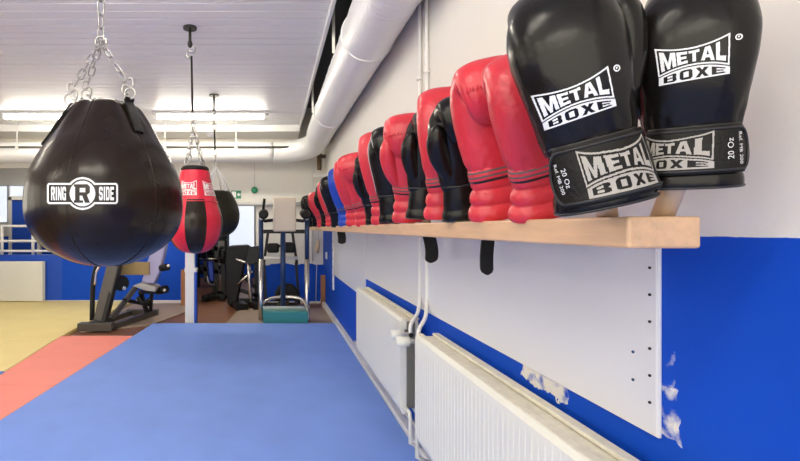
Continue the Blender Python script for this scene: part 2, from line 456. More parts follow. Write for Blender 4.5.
# ================================================================== MATS
def matobj(poly, z0, z1, m, label, group=None, name='floor_mat'):
    cx = sum(p[0] for p in poly)/len(poly); cy = sum(p[1] for p in poly)/len(poly)
    mb = MB().prism([(x, y, z0) for x, y in poly], (0, 0, z1-z0))
    o = mb.build(name, m, None, bevel=.006, origin=(cx, cy, z0))
    return tag(o, label, 'mat', group)
MT = .04
def ex(Y): return -1.31-(5.03-Y)*.067       # red / blue joint
matobj([(ex(-1.9), -1.9), (.672, -1.9), (.672, 5.03), (ex(5.03), 5.03)], 0, MT, M_['blue_mat'], 'large blue foam mat filling the aisle beside the right wall radiators')
ys = [4.46, 3.77, 3.07, 2.38, 1.69, 1.0, .3, -.4]
pos = ['farthest of the red row, touching the machine base', 'second of the red row from the leg machine', 'third of the red row from the leg machine', 'nearest of the red row, cut by the photo edge',]
def ly(Y): return -2.05+(4.48-Y)*.09
for k in range(4):
    y1, y0 = ys[k], ys[k+1]
    matobj([(ly(y0), y0+.002), (ex(y0)-.003, y0+.002), (ex(y1)-.003, y1-.002), (ly(y1), y1-.002)], 0, MT-.003, M_['red_mat'], 'coral red square floor mat, ' + pos[k], 'red border mats')
# yellow mats
yl = [6.58, 5.3, 4.3, 3.35]
names = ['under the white radiator at the foot of the blue half wall', 'middle of the yellow area beside the leg machine', 'nearest yellow one beside the red row']
for k in range(3):
    y1, y0 = yl[k], yl[k+1]
    xr1 = ly(min(y1, 6.6)) if y1 < 4.9 else (-1.98 if y0 > 5 else -2.06); xr0 = ly(y0) if y0 < 4.9 else -2.05
    matobj([(LX+.02, y0+.002), (xr0-.003, y0+.002), (xr1-.003, y1-.002), (LX+.02, y1-.002)], 0, MT, M_['yel_mat'], 'pale yellow tatami mat, ' + names[k], 'yellow mats')
matobj([(LX+.02, 2.6), (ly(2.6)-.003, 2.6), (ly(3.348)-.003, 3.348), (LX+.02, 3.348)], 0, MT, M_['blue_mat'], 'small corner of blue foam mat at the left edge, before the yellow mats')
# tan boards on the floor behind the mats
matobj([(-1.98, 4.72), (PX(150, 5.06), 5.06), (PX(188, 5.9), 5.9), (PX(185, 6.5), 6.5), (-1.97, 6.5)], 0, .016, M_['board'], 'tan rubber floor sheet under the leg machine', name='floor_sheet')
matobj([(PX(224, 5.06), 5.06), (.69, 5.06), (.69, 6.1), (PX(240, 6.1), 6.1)], 0, .016, M_['board'], 'brown floor board under the dip station behind the blue mat', name='floor_sheet')

# ================================================================== RIGHT WALL: panels, pipes, radiators
def sheet(y0, y1, z0, z1, label, strip=None):
    t = empty('wall_sheet', (WX-.006, (y0+y1)/2, (z0+z1)/2), label, 'wall panel')
    part(MB().box((WX-.007, y0, z0), (WX, y1, z1)), 'sheet', M_['panel'], t, bevel=.002)
    if strip is not None:
        part(MB().box((WX-.0082, strip, z0+.002), (WX-.007, strip+.034, z1)), 'edge_strip', M_['panel'], t)
        for k in range(6):
            zz = z1-.05-k*(z1-z0-.06)/6.
            part(MB().disc((WX-.009, strip+.013, zz), .0026, (1, 0, 0), .003, 10), 'screw', M_['dark_steel'], t)
        for k in range(2):
            part(MB().disc((WX-.0075, strip+.055, z0+.09+.055*k), .0028, (1, 0, 0), .003, 10), 'screw', M_['navy'], t)
    return t
Z_ST = 1.052
sheet(.851, 3.55, .69, 1.055, 'long white laminate sheet on the wall under the glove shelf, screwed near edge', .855)
sheet(3.56, 5.40, .53, 1.055, 'deeper white laminate sheet beyond the far radiator, under the glove shelf')
t = empty('perforated_strip', (WX-.004, 5.44, .7), 'white perforated metal strip upright on the wall beyond the white sheets', 'metal strip')
part(MB().box((WX-.012, 5.41, .35), (WX, 5.50, 1.055)), 'strip', M_['white_paint'], t)
for k in range(6): part(MB().disc((WX-.0125, 5.455, .42+k*.1), .012, (1, 0, 0), .003, 8), 'hole', M_['dark_steel'], t)

def radiator(y0, y1, zb, zt_, xf, xb, label, ribs=True, axis='x'):
    t = empty('radiator', ((xf+xb)/2, (y0+y1)/2, zb), label, 'radiator')
    m = MB(); n = int((y1-y0)/.026)
    # ribbed front panel: vertical channels
    pr = [(y0, xf+.02)]
    for k in range(n):
        a = y0+(k+.0)*(y1-y0)/n; w = (y1-y0)/n
        q_ = .0016 if ribs else .0004
        pr += [(a+.06*w, xf+q_), (a+.16*w, xf), (a+.84*w, xf), (a+.94*w, xf+q_)]
    pr += [(y1, xf+.02)]
    zs = [zb, zb+.03, zt_-.035, zt_-.012, zt_]
    rows = []
    for j, z in enumerate(zs):
        row = []
        for (yy, xx) in pr:
            if j in (0, 4): xx = xf+.012 if xx < xf+.015 else xx
            elif j in (1, 2): pass
            else: xx = xf+.002 if xx < xf+.015 else xx
            row.append((xx, yy, z))
        rows.append(row)
    o = len(m.v); nn = len(pr)
    for r in rows: m.v += r
    for j in range(4):
        for i in range(nn-1): m.face([o+j*nn+i, o+j*nn+i+1, o+(j+1)*nn+i+1, o+(j+1)*nn+i])
    m.box((xf+.02, y0, zb+.004), (xf+.03, y1, zt_-.004))
    part(m, 'front_panel', M_['radiator'], t)
    part(MB().box((xb-.022, y0, zb), (xb-.006, y1, zt_-.002)), 'rear_panel', M_['radiator'], t, bevel=.004)
    g = MB()
    g.box((xf+.012, y0-.004, zt_-.004), (xf+.034, y1+.004, zt_+.004)); g.box((xb-.030, y0-.004, zt_-.004), (xb-.004, y1+.004, zt_+.006))
    g.box((xf+.03, y0+.002, zt_-.012), (xb-.025, y1-.002, zt_-.006))
    part(g, 'top_cover', M_['rad_top'], t, bevel=.0015)
    for yy, w in ((y0, -.004), (y1, .004)):
        part(MB().box((xf+.03, min(yy, yy-w*6), zb+.03), (xb-.024, max(yy, yy-w*6), zt_-.014)), 'shaded_convector_fins', M_['rad_shade'], t)  # end blocks for the fins, coloured dark as if in shade
    for yy in (y0+.18, y1-.18): part(MB().box((xb-.008, yy-.02, zb+.05), (WX-.001, yy+.02, zt_-.05)), 'wall_bracket', M_['white_paint'], t)
    return t
RF, RB, RZ0, RZ1 = .585, .69, .205, .640
r1 = radiator(2.16, 3.30, RZ0, RZ1+.012, RF+.012, RB, 'white panel radiator low on the right wall, farther of the two there', False)
r2 = radiator(.70, 1.90, RZ0, RZ1, RF, RB, 'white ribbed radiator nearest the camera, below the long white sheet')
def valve(t, yy, dy, x):
    hz = RZ1-.045
    part(MB().tube([(x, yy, hz), (x, yy+dy*.075, hz)], .011, 10).ball((x, yy+dy*.06, hz), .013), 'valve_body', M_['dark_steel'], t)
    k = part(MB().tube([(x, yy+dy*.06, hz), (x-.03, yy+dy*.06, hz), (x-.034, yy+dy*.06, hz), (x-.085, yy+dy*.06, hz), (x-.09, yy+dy*.06, hz)], [.010, .012, .022, .021, .014], 16), 'valve_knob', M_['radiator'], t)
    k['label'] = 'ribbed cream thermostat knob'
    part(MB().tube([(x, yy, RZ0+.03), (x, yy+dy*.05, RZ0+.03), (x, yy+dy*.06, RZ0+.01), (x, yy+dy*.06, .1), (x+.05, yy+dy*.06, .08)], .009, 8), 'return_pipe', M_['radiator'], t)
valve(r1, 2.155, -1, .625); valve(r2, 1.905, 1, .615)
# near radiator bracket valve on the wall
m = MB().tube([(WX, 1.06, .60), (.70, 1.06, .615), (.695, 1.10, .625), (.70, 1.14, .60), (WX, 1.14, .585)], .010, 8, smooth_path=16)
tag(m.build('pipe_bracket', M_['rad_top'], None), 'chipped pipe loop sticking out of the blue wall behind the nearest radiator', 'bracket')
# vertical pipes
for (Y, x, dy, lab, ve) in ((2.22, .7085, -.06, 'white heating pipe running down the wall to the far radiator, left of the pair', 2.09), (2.12, .7085, .0, 'white heating pipe running down the wall to the near radiator, right of the pair', 1.975)):
    t = empty('heating_pipe', (x, Y, RZ1), lab, 'pipe')
    part(MB().tube([(x, Y, CEIL+.3), (x, Y, 1.4), (x, Y, .78), (x-.003, Y-.005, .74), (x-.03, (Y+ve)/2, .685), (.63, ve+.01, .64), (.625, ve, .595)], .0088, 10, smooth_path=40), 'pipe_run', M_['white_paint'], t)
    for z in (1.30, 1.80): part(MB().tube([(x, Y, z-.008), (x, Y, z+.008)], .015, 10).box((x, Y-.004, z-.006), (WX, Y+.004, z+.006)), 'pipe_clip', M_['white_paint'], t)
# floor pipe under radiators
tag(MB().tube([(.695, .3, .115), (.695, 3.9, .115)], .010, 10).box((.695, .5, .10), (WX-.001, .52, .13)).box((.695, 3.5, .10), (WX-.001, 3.52, .13)).build('skirting_pipe', M_['rad_top'], None), 'grey heating pipe along the wall base under the radiators', 'pipe')
# wall switch near the corner
t = empty('light_switch', (WX-.01, 6.15, .78), 'small white switch on the blue right wall near the far corner', 'switch')
part(MB().box((WX-.012, 6.10, PZ(259, 6.15)), (WX, 6.19, PZ(252, 6.15))), 'plate', M_['white_paint'], t, bevel=.003)
part(MB().box((WX-.018, 6.125, PZ(257.5, 6.15)), (WX-.012, 6.165, PZ(253.5, 6.15))), 'rocker', M_['white_paint'], t)

# radiator panel at left on the half wall
t = empty('radiator', (PX(10, 6.5), BY-.06, PZ(302, 6.52)), 'flat white panel radiator on the blue half wall at far left', 'radiator')
part(MB().box((PX(-60, 6.5), 6.49, PZ(301, 6.5)), (PX(43, 6.5), 6.52, PZ(261.5, 6.5))), 'front_panel', M_['radiator'], t, bevel=.006)
part(MB().box((PX(-60, 6.5), 6.545, PZ(301, 6.5)), (PX(43, 6.5), 6.57, PZ(261.5, 6.5))), 'rear_panel', M_['radiator'], t, bevel=.006)
for x in (-40, 20): part(MB().box((PX(x, 6.5), 6.52, PZ(290, 6.5)), (PX(x, 6.5)+.05, BY-.002, PZ(270, 6.5))), 'wall_bracket', M_['white_paint'], t)

# ================================================================== CEILING SERVICES
t = empty('ventilation_duct', (.52, 3, CZ+1.14), 'big white foil-wrapped round duct along the right wall, turning along the back wall', 'duct')
DX, DZ, DR = .548, CZ+1.115, .150
path = [(DX, -1.5, DZ+.0)]; rad = [DR]
m = MB(); ys_ = [-1.5+.05*k for k in range(0, 140)]
side = [(DX, y_, DZ) for y_ in ys_ if y_ <= 5.45]
rr_ = [DR*(1+.012*math.sin(i*1.7)+.008*math.sin(i*4.1)) for i in range(len(side))]
part(MB().tube(side, rr_, 36), 'side_run', M_['duct'], t)
BZ, BYD, BR = CZ+1.0, 6.1, .135
elb = crom([(DX, 5.45, DZ), (DX, 5.62, DZ-.02), (DX-.05, 5.85, DZ-.07), (DX-.2, 6.02, BZ+.02), (DX-.42, BYD, BZ), (DX-.55, BYD, BZ)], 24)
part(MB().tube(elb, [DR+(BR-DR)*k/23 for k in range(24)], 36), 'elbow', M_['duct'], t)
part(MB().tube([(DX-.55-.06*k, BYD, BZ) for k in range(0, 76)], [BR*(1+.008*math.sin(k*1.7)) for k in range(76)], 32), 'back_run', M_['duct'], t)
for k in range(3):
    yy = .9+1.75*k
    part(MB().tube([(DX+(DR+.004)*math.cos(a), yy, DZ+(DR+.004)*math.sin(a)) for a in [2*PI*i/40 for i in range(40)]], .006, 6, loop=True), 'joint_band', M_['duct'], t)
    yy2 = 1.55+1.7*k
    part(MB().beam((DX-.12, yy2, DZ+.12), (CX+.06, yy2-.10, CEIL+.34), .02, .003), 'hanger_strap', M_['steel'], t)
# rusty bracket in the corner under the duct
t = empty('wall_bracket', (.68, 6.3, CZ+.9), 'rusty steel angle bracket in the far corner under the duct elbow', 'bracket')
part(MB().box((.60, 6.25, CZ+.79), (.655, 6.27, CZ+1.2)).box((.64, 6.25, CZ+.79), (.655, 6.33, CZ+1.2)).box((.655, 6.25, CZ+.95), (WX, 6.27, CZ+1.0)), 'angle', M_['rust'], t)
part(MB().box((.56, 6.26, CZ+.70), (WX, 6.33, CZ+.74)), 'shelf_block', M_['white_paint'], t)
tag(MB().tube([(PX(312.5, 6.55), 6.56, .6), (PX(312.5, 6.55), 6.56, CZ+1.35)], .012, 8).build('corner_pipe', M_['white_paint'], None), 'thin white pipe running up the back wall by the far corner', 'pipe')
# thin pipe on the bulkhead
t = empty('ceiling_pipe', (-1.8, 5.98, PZ(147, 5.98)), 'thin grey pipe crossing under the ceiling in front of the back duct', 'pipe')
zp = PZ(147, 5.95)
part(MB().tube([(LX+.02, 5.95, zp), (PX(298, 5.95), 5.95, zp)], .011, 8), 'pipe_run', M_['frame_grey'], t)
for x in (17, 165, 236): part(MB().box((PX(x, 5.95)-.02, 5.94, zp-.03), (PX(x, 5.95)+.02, 5.96, zp+.012)).tube([(PX(x, 5.95), 5.95, zp), (PX(x, 5.95), 5.95, CEIL)], .006, 6), 'pipe_clip', M_['white_paint'], t)
# fluorescent fixtures
def fixture(x0, x1, y, label, z=CEIL):
    t = empty('ceiling_light', ((x0+x1)/2, y, z), label, 'ceiling light', 'fluorescent ceiling fittings')
    part(MB().box((x0-.06, y-.05, z-.035), (x1+.06, y+.05, z)), 'housing', M_['conc'], t, bevel=.006)
    part(MB().tube([(x0-.0, y, z-.062), (x0+.012, y, z-.062), (x1-.012, y, z-.062), (x1, y, z-.062)], [.016, .026, .026, .016], 14), 'tube', M_['tube'], t)
    for x in (x0-.03, x1+.005): part(MB().box((x, y-.025, z-.09), (x+.025, y+.025, z-.03)), 'end_cap', M_['white_paint'], t)
fixture(PX(158, 5.42), PX(264, 5.42), 5.42, 'long fluorescent ceiling light behind the second hanging bag')
fixture(PX(6, 5.42), PX(112, 5.42), 5.42, 'fluorescent ceiling light at left, half hidden by the big black bag')
rows = [(2.15, 'overhead, just in front of the first bag'), (-.1, 'overhead, above the camera'), (-1.9, 'overhead, behind the camera')]  # unseen fittings, added to light the room
for (y_, w) in rows:
    for (xc, side_) in ((-.75, 'right'), (-2.75, 'left')):
        fixture(xc-.62, xc+.62, y_, 'added fluorescent light %s, %s-hand fitting of its row' % (w, side_))
fixture(-1.2, -.1, 8.3, 'added fluorescent ceiling light of the far room beyond the opening')  # put in because the far room needs light
fixture(-5.2, -4.0, 8.3, 'added fluorescent ceiling light of the room behind the railing')  # likewise added, brightens the room past the railing
# emergency sign, green bell
t = empty('exit_sign', (PX(237, 6.58), BY-.01, PZ(194, 6.58)), 'small green and white emergency exit sign on the back wall', 'sign')
sx0, sx1, sz0, sz1 = PX(231, 6.58), PX(241, 6.58), PZ(198.5, 6.58), PZ(190.5, 6.58)
part(MB().box((sx0, BY-.012, sz0), (sx1, BY, sz1)), 'plate', M_['green'], t)
w_, h_ = sx1-sx0, sz1-sz0
m = MB().box((sx0+w_*.08, BY-.014, sz0+h_*.12), (sx0+w_*.50, BY-.0125, sz0+h_*.88))
m.prism([(sx0+w_*.60, BY-.0125, sz0+h_*.5), (sx0+w_*.76, BY-.0125, sz0+h_*.75), (sx0+w_*.76, BY-.0125, sz0+h_*.6), (sx0+w_*.94, BY-.0125, sz0+h_*.6), (sx0+w_*.94, BY-.0125, sz0+h_*.4), (sx0+w_*.76, BY-.0125, sz0+h_*.4), (sx0+w_*.76, BY-.0125, sz0+h_*.25)], (0, -.0015, 0))
part(m, 'pictogram', M_['white_ink'], t)
t = empty('alarm_bell', (PX(254.5, 6.55), BY-.02, PZ(190, 6.55)), 'round green call button on the back wall below a thin cable', 'bell')
c = P(254.5, 190, 6.57)
part(MB().tube([c+Vector((0, .03, 0)), c, c-Vector((0, .02, 0)), c-Vector((0, .03, 0))], [.048, .048, .04, .022], 20), 'dome', M_['green'], t)
part(MB().tube([P(254.5, 187, 6.59), P(254.5, 160, 6.59)], .004, 6), 'cable', M_['conc'], t)

# ================================================================== SHELF
PX0, PX1, PZ0, PZ1, PY0, PY1 = .500, .603, 1.051, 1.0965, .647, 6.45
shelf = empty('peg_shelf', ((PX0+PX1)/2, (PY0+PY1)/2, PZ0), 'long pale pine plank shelf with dowel pegs along the right wall', 'shelf')
part(MB().box((PX0, PY0, PZ0), (PX1, PY1, PZ1)), 'plank', M_['wood'], shelf, bevel=.004)
for yy in (1.05, 2.9, 4.6, 6.2):
    part(MB().box((PX1-.0, yy-.02, PZ0+.012), (WX, yy+.02, PZ1-.006)), 'wall_bracket', M_['wood'], shelf)

# ================================================================== GLOVES
NT = 40
CH = .325
BODY = [(0,.275,.188,.112), (0,.335,.198,.122), (-.004,.42,.208,.138), (-.012,.53,.226,.155), (-.014,.65,.242,.165), (-.004,.765,.249,.166), (.020,.865,.245,.153),
        (.075,.935,.232,.125), (.145,.955,.224,.108), (.205,.915,.212,.095), (.232,.845,.196,.085), (.225,.765,.170,.070), (.20,.70,.133,.045), (.185,.665,.09,.02)]
def loft(stations, nr, n=NT, e=2.6, xoff=None, wrinkle=0):
    st = crom(stations, nr); rs = []
    for i, (cy, cz, rx, ry) in enumerate(st):
        a = st[max(i-1, 0)]; b = st[min(i+1, nr-1)]
        ty, tz = b[0]-a[0], b[1]-a[1]; l = math.hypot(ty, tz) or 1; ty /= l; tz /= l
        ny, nz = tz, -ty                                    # palm-side normal
        ring = []
        for k in range(n):
            th = 2*PI*k/n; c, s = math.cos(th), math.sin(th)
            fx = math.copysign(abs(c)**(2/e), c); fy = math.copysign(abs(s)**(2/e), s)
            w = 1+wrinkle*math.sin(th*9+i*.9)*math.sin(i*.55)
            if wrinkle:
                w += .020*max(0, 1-abs(i-5)/6)*math.sin(th*13+.6*math.sin(i))      # gathers above the wrist
                w += wrinkle*3.5*max(0, 1-abs(i-38)/7)*math.sin(th*20)             # gathers of the finger fold
            ring.append((rx*fx*w, cy+ry*fy*ny*w, cz+ry*fy*nz*w))
        rs.append(ring)
    return rs
BODY_B = [(cy, cz, rx*(1.10 if cz < .45 else 1.08 if cz < .8 and cy < .01 else 1.03 if cz < .9 and cy < .05 else .90), ry) for cy, cz, rx, ry in BODY]
BODY_R = [(cy, cz, rx*(.84 if cz < .3 else .90 if cz < .36 and cy == 0 else 1.03), ry) for cy, cz, rx, ry in BODY]
def glove_body(mats, two, kind):
    mb = MB(); rs = loft(BODY_B if kind == 'black' else BODY_R, 52, n=80, wrinkle=.006 if kind != 'black' else .0035)
    def mi(i, k):
        if not two: return 0
        return 1 if (k+.5)/80 < .5 else 0      # palm half
    mb.rings(rs, mi=mi); return mb
THUMB = [(.10,.03,.33,.045), (.180,.040,.42,.066), (.235,.050,.54,.082), (.275,.055,.66,.090), (.295,.058,.77,.090), (.288,.060,.855,.080), (.268,.066,.912,.050), (.258,.070,.928,.018)]
THUMB_ROW = [(.08,.03,.33,.045), (.14,.055,.42,.066), (.19,.080,.52,.080), (.215,.100,.62,.088), (.220,.115,.71,.086), (.205,.13,.79,.07), (.19,.135,.83,.045), (.18,.137,.845,.015)]
_old = [(.10,.03,.33,.045), (.165,.045,.42,.066), (.225,.065,.54,.084), (.262,.075,.66,.092), (.278,.078,.77,.092), (.270,.085,.855,.080), (.250,.09,.912,.050), (.24,.092,.928,.018)]
def glove_thumb(T):
    mb = MB(); st = crom(T, 26)
    return mb.tube([(a, b, c) for a, b, c, r in st], [r for a, b, c, r in st], 18)
def cuff_rx(z):
    pass
def glove_cuff(ribs):
    """open sleeve with thickness; padded ribs for the red kind."""
    n = 40; out = []; inn = []
    N = 34
    for i in range(N):
        t = i/(N-1); z = t*CH
        rx = .228-.036*math.sin(min(1, t)*PI*.5); ry = .140-.022*math.sin(t*PI*.5)
        b = 0
        if ribs: b = .024*abs(math.sin(t*PI*3))**.6-.010-.028*t
        else: b = .010*abs(math.sin(min(1, t/.28)*PI))**.6 if t < .28 else .006*math.sin((t-.28)/.72*PI)
        rx += b; ry += b
        ring = []
        for k in range(n):
            th = 2*PI*k/n; c, s = math.cos(th), math.sin(th); e = 2.5
            ring.append((rx*math.copysign(abs(c)**(2/e), c), ry*math.copysign(abs(s)**(2/e), s), z))
        out.append(ring)
        if i % 3 == 0: inn.append([(x*.86, y*.82, zz) for x, y, zz in ring])
    return out, inn
def cuff_point(th, z, off=0.):
    t = min(max(z/CH, 0), 1); e = 2.5
    rx = .228-.036*math.sin(t*PI*.5)+.006*math.sin(max(0, (t-.28)/.72)*PI)+off; ry = .140-.022*math.sin(t*PI*.5)+.006*math.sin(max(0, (t-.28)/.72)*PI)+off
    c, s = math.cos(th), math.sin(th)
    return (rx*math.copysign(abs(c)**(2/e), c), ry*math.copysign(abs(s)**(2/e), s), z)
def mb_mats(kind):
    return {'black': (M_['leather'], M_['leather']), 'red': (M_['red'], M_['red']), 'redblack': (M_['red'], M_['leather_soft']), 'blue': (M_['blue_glove'], M_['blue_glove'])}[kind]
_mesh = {}
def gpart(key, maker, mats, parent, name):
    """shared mesh data for repeated parts"""
    k = key
    if k in _mesh:
        o = bpy.data.objects.new(name, _mesh[k]); COL.objects.link(o); o.parent = parent; return o
    o = maker().build(name, mats, parent); _mesh[k] = o.data
    return o
def glove(kind, base, top, palm, label, wide=1., detail=1, mirror=1, group='boxing gloves on the peg shelf', thick=1.):
    base, top = Vector(base), Vector(top)
    z = (top-base); Lg = z.length; z.normalize()
    pv = Vector(palm); y = (pv-z*pv.dot(z)).normalized(); x = y.cross(z)
    t = empty('boxing_glove', base, label, 'boxing glove', group)
    rot = Matrix((x, y, z)).transposed()
    t.matrix_world = Matrix.Translation(base) @ rot.to_4x4() @ Matrix.Diagonal((Lg*wide*mirror, Lg*thick, Lg, 1))
    mm = mb_mats(kind); two = kind == 'redblack'
    gpart(('body', kind), lambda: glove_body(mm, two, kind), list(mm), t, 'mitt')
    gpart(('thumb', kind, detail), lambda: glove_thumb(THUMB if detail == 2 else THUMB_ROW), [mm[1] if two else mm[0]], t, 'thumb')
    ribs = kind != 'black'
    def mk():
        out, inn = glove_cuff(ribs); mb = MB(); 
        mb.rings(out, caps=False, mi=(lambda i, k: 1 if two and (k+.5)/40 < .5 else 0)); mb.rings(inn, caps=False, mi=2)
        o = len(mb.v)-len(inn)*40
        for k in range(40): mb.face([k, (k+1) % 40, o+(k+1) % 40, o+k], 2)     # rim
        return mb
    gpart(('cuff', kind), mk, [mm[0], mm[1], M_['lining']], t, 'cuff')
    if ribs:
        def band():
            mb = MB(); rs = []
            for zz, off in ((.276, .002), (.284, .014), (.296, .016), (.312, .019), (.326, .020), (.344, .020), (.358, .017), (.370, .015), (.378, .003)):
                rs.append([(cuff_point(2*PI*k/40, CH, off-.016)[0], cuff_point(2*PI*k/40, CH, off-.008)[1], zz+.016*math.cos(2*PI*k/40)) for k in range(40)])
            return mb.rings(rs, caps=False, mi=lambda i, k: (0, 0, 2, 1, 2, 1, 2, 0)[i])
        gpart(('band', kind), band, [M_['piping'], M_['stripe'], mm[0]], t, 'wrist_band')
        def pipe_():
            rs = loft(BODY, 52); mb = MB()
            pts = [Vector(r[0])*1.012 for r in rs[4:46]]
            return mb.tube(pts, .0085, 6)
        if kind == 'redblack': gpart(('pipe', kind), pipe_, [M_['piping_w']], t, 'piping')
        elif detail:
            # gathered stitches over the finger fold
            def gather():
                mb = MB(); rs = loft(BODY_R, 90, n=80)
                for k in range(24, 40):
                    mb.ball(Vector(rs[66][k*2]), .014, 8, 6, sc=(.6, 1, 1.2))
                for i in range(44, 70, 1):
                    for k in (36, 4):
                        p = Vector(rs[i][k]); q = Vector(rs[i][k-5]); r_ = Vector(rs[i][k+5])
                        mb.tube([p.lerp(q, .9), p.lerp(q, .4), p*1.004, p.lerp(r_, .4), p.lerp(r_, .9)], [.002, .006, .0075, .006, .002], 6)
                return mb
            gpart(('gather', kind), gather, [mm[0]], t, 'gathered_seam')
    else:
        for zz, off, r_ in ((.005, .004, .007), (.310, .012, .008)):
            gpart(('trim', zz), lambda: MB().tube([Vector(cuff_point(2*PI*k/40, zz, off)) for k in range(40)], r_, 6, loop=True), [M_['piping']], t, 'cuff_piping')
    if not ribs and detail == 1:
        def edge():
            rs = loft(BODY_B, 52)
            return MB().tube([Vector(r[20])*1.012 for r in rs[4:40]], .008, 6)
        gpart(('edge', kind), edge, [M_['piping_w']], t, 'piping')
    return t, (x, y, z, Lg)

# pose from image points (base and top of each glove at a plausible distance along the plank)
G1, g1 = glove('black', P(604, 205, .66), P(551, -6, .65), (.36, .93, .1), 'big black boxing glove with white logo, leaning left, front of the row', .86, 2, 1)
G2, g2 = glove('black', P(688, 187, .655), P(694, -12, .62), (.55, .85, .1), 'big black boxing glove with white logo nearest the wall, on the last peg', .90, 2, -1)

def local_bvh():
    me = _mesh[('body', 'black')]; return BVHTree.FromPolygons([v.co for v in me.vertices], [list(p.vertices) for p in me.polygons])
BV = local_bvh()
def on_body(flip, cx, cz, w, h, rot=0., off=.004):
    def f(u, v):
        dx, dz = (u-.5)*w, (v-.5)*h
        x = cx+dx*math.cos(rot)-dz*math.sin(rot); zz = cz+dx*math.sin(rot)+dz*math.cos(rot)
        hit = BV.ray_cast(Vector((x*flip, -1, zz)), Vector((0, 1, 0)))
        if hit[0] is None: return None
        p = hit[0]+hit[1]*(off if hit[1].y < 0 else -off)
        return p
    return f
def strap(t, flip, th0, th1, z0, z1, logo_th, text_th):
    """hook-and-loop tab round the back of the cuff with a rounded free end."""
    def inside(u, v):
        # u 0..1 along the strap, round end at u=1
        ex_ = .16
        if u < 1-ex_: return True
        d = (u-(1-ex_))/ex_; return d*d+(2*v-1)**2 < 1
    def surf(off): return lambda u, v: Vector((lambda p: (p[0]*1., p[1], p[2]))(cuff_point(th0+(th1-th0)*u, z0+(z1-z0)*v, off)))
    mb = raster(inside, 64, 24, 0, 1, 0, 1, surf(.024))
    o = mb.build('wrist_strap', M_['leather_soft'], t)
    sd = o.modifiers.new('thick', 'SOLIDIFY'); sd.thickness = .016; sd.offset = 0
    # stitched border
    pts = []
    N = 60
    for k in range(N+1):
        a = k/N
        if a < .4: uu, vv = .02+.82*a/.4, .07
        elif a < .6:
            q = (a-.4)/.2*PI; uu, vv = .84+.145*math.sin(q), .5-.43*math.cos(q)
        else: uu, vv = .84-.82*(a-.6)/.4, .93
        pts.append(surf(.034)(uu, vv))
    MB().tube(pts, .006, 6).build('strap_border', M_['piping'], o)
    return o, surf
def flat_text(body, size, rot, surf, cu, cv, wu, wv, name, m, par):
    vs, fs = text_tris(body); mb = MB(); c, s = math.cos(rot), math.sin(rot)
    for (a, b) in vs:
        x, yv = (a*c-b*s)*size, (a*s+b*c)*size
        mb.v.append(tuple(surf(cu+x/wu, cv+yv/wv)))
    for f in fs: mb.face(f)
    return mb.build(name, m, par)
LOGO = (190, 100)
for (t, fl, cx, cz, rot, lw, lh) in ((G1, 1, -.055, .500, .06, .330, .170), (G2, -1, -.03, .630, .05, .300, .185)):
    o = raster(metal_logo, *LOGO, 0, 1, 0, 1, on_body(fl, cx, cz, lw, lh, rot)).build('logo', M_['white_ink'], t)
    # registered mark: small ring beside the logo
    fr = on_body(fl, cx+lw*.5+.03, cz+.075, .030, .028)
    raster(lambda u, v: .32 < math.hypot(u-.5, v-.5) < .5 or (.36 < u < .44 and .3 < v < .7) or (.36 < u < .62 and .46 < v < .7), 16, 16, 0, 1, 0, 1, fr).build('registered_mark', M_['white_ink'], t)
# cuff straps: glove 1 free end at image left, glove 2 free end at image right
o1, s1 = strap(G1, 1, 1.5*PI+1.25, 1.5*PI-1.22, .035, .310, 0, 0)
def strap_logo(surf, o, u0, u1, v0, v1, flipu):
    sf = lambda u, v: surf(.0345)((u1+(u0-u1)*u) if flipu else (u0+(u1-u0)*u), v0+(v1-v0)*v)
    raster(metal_logo, 150, 80, 0, 1, 0, 1, sf).build('strap_logo', M_['grey_ink'], o)
strap_logo(s1, o1, .12, .66, .10, .90, True)
sq = lambda u, v: s1(.0345)(1-u, v)
flat_text('20 Oz', .030, -PI/2*.9, sq, .205, .5, .42, .227, 'size_print', M_['white_ink'], o1)
flat_text('Ref. MB 200', .024, -PI/2*.9, sq, .130, .5, .42, .227, 'reference_print', M_['white_ink'], o1)
o2, s2 = strap(G2, -1, 1.5*PI+1.15, 1.5*PI-1.25, .075, .310, 0, 0)
# glove 2 is mirrored: local x runs to image left, so u grows towards image right
strap_logo(s2, o2, .02, .58, .12, .90, False)
sq2 = lambda u, v: s2(.0345)(u, v)
flat_text('20 Oz', .036, PI/2, sq2, .715, .5, .42, .207, 'size_print', M_['white_ink'], o2)
flat_text('Ref. MB 200', .028, -PI/2, sq2, .83, .5, .42, .207, 'reference_print', M_['white_ink'], o2)

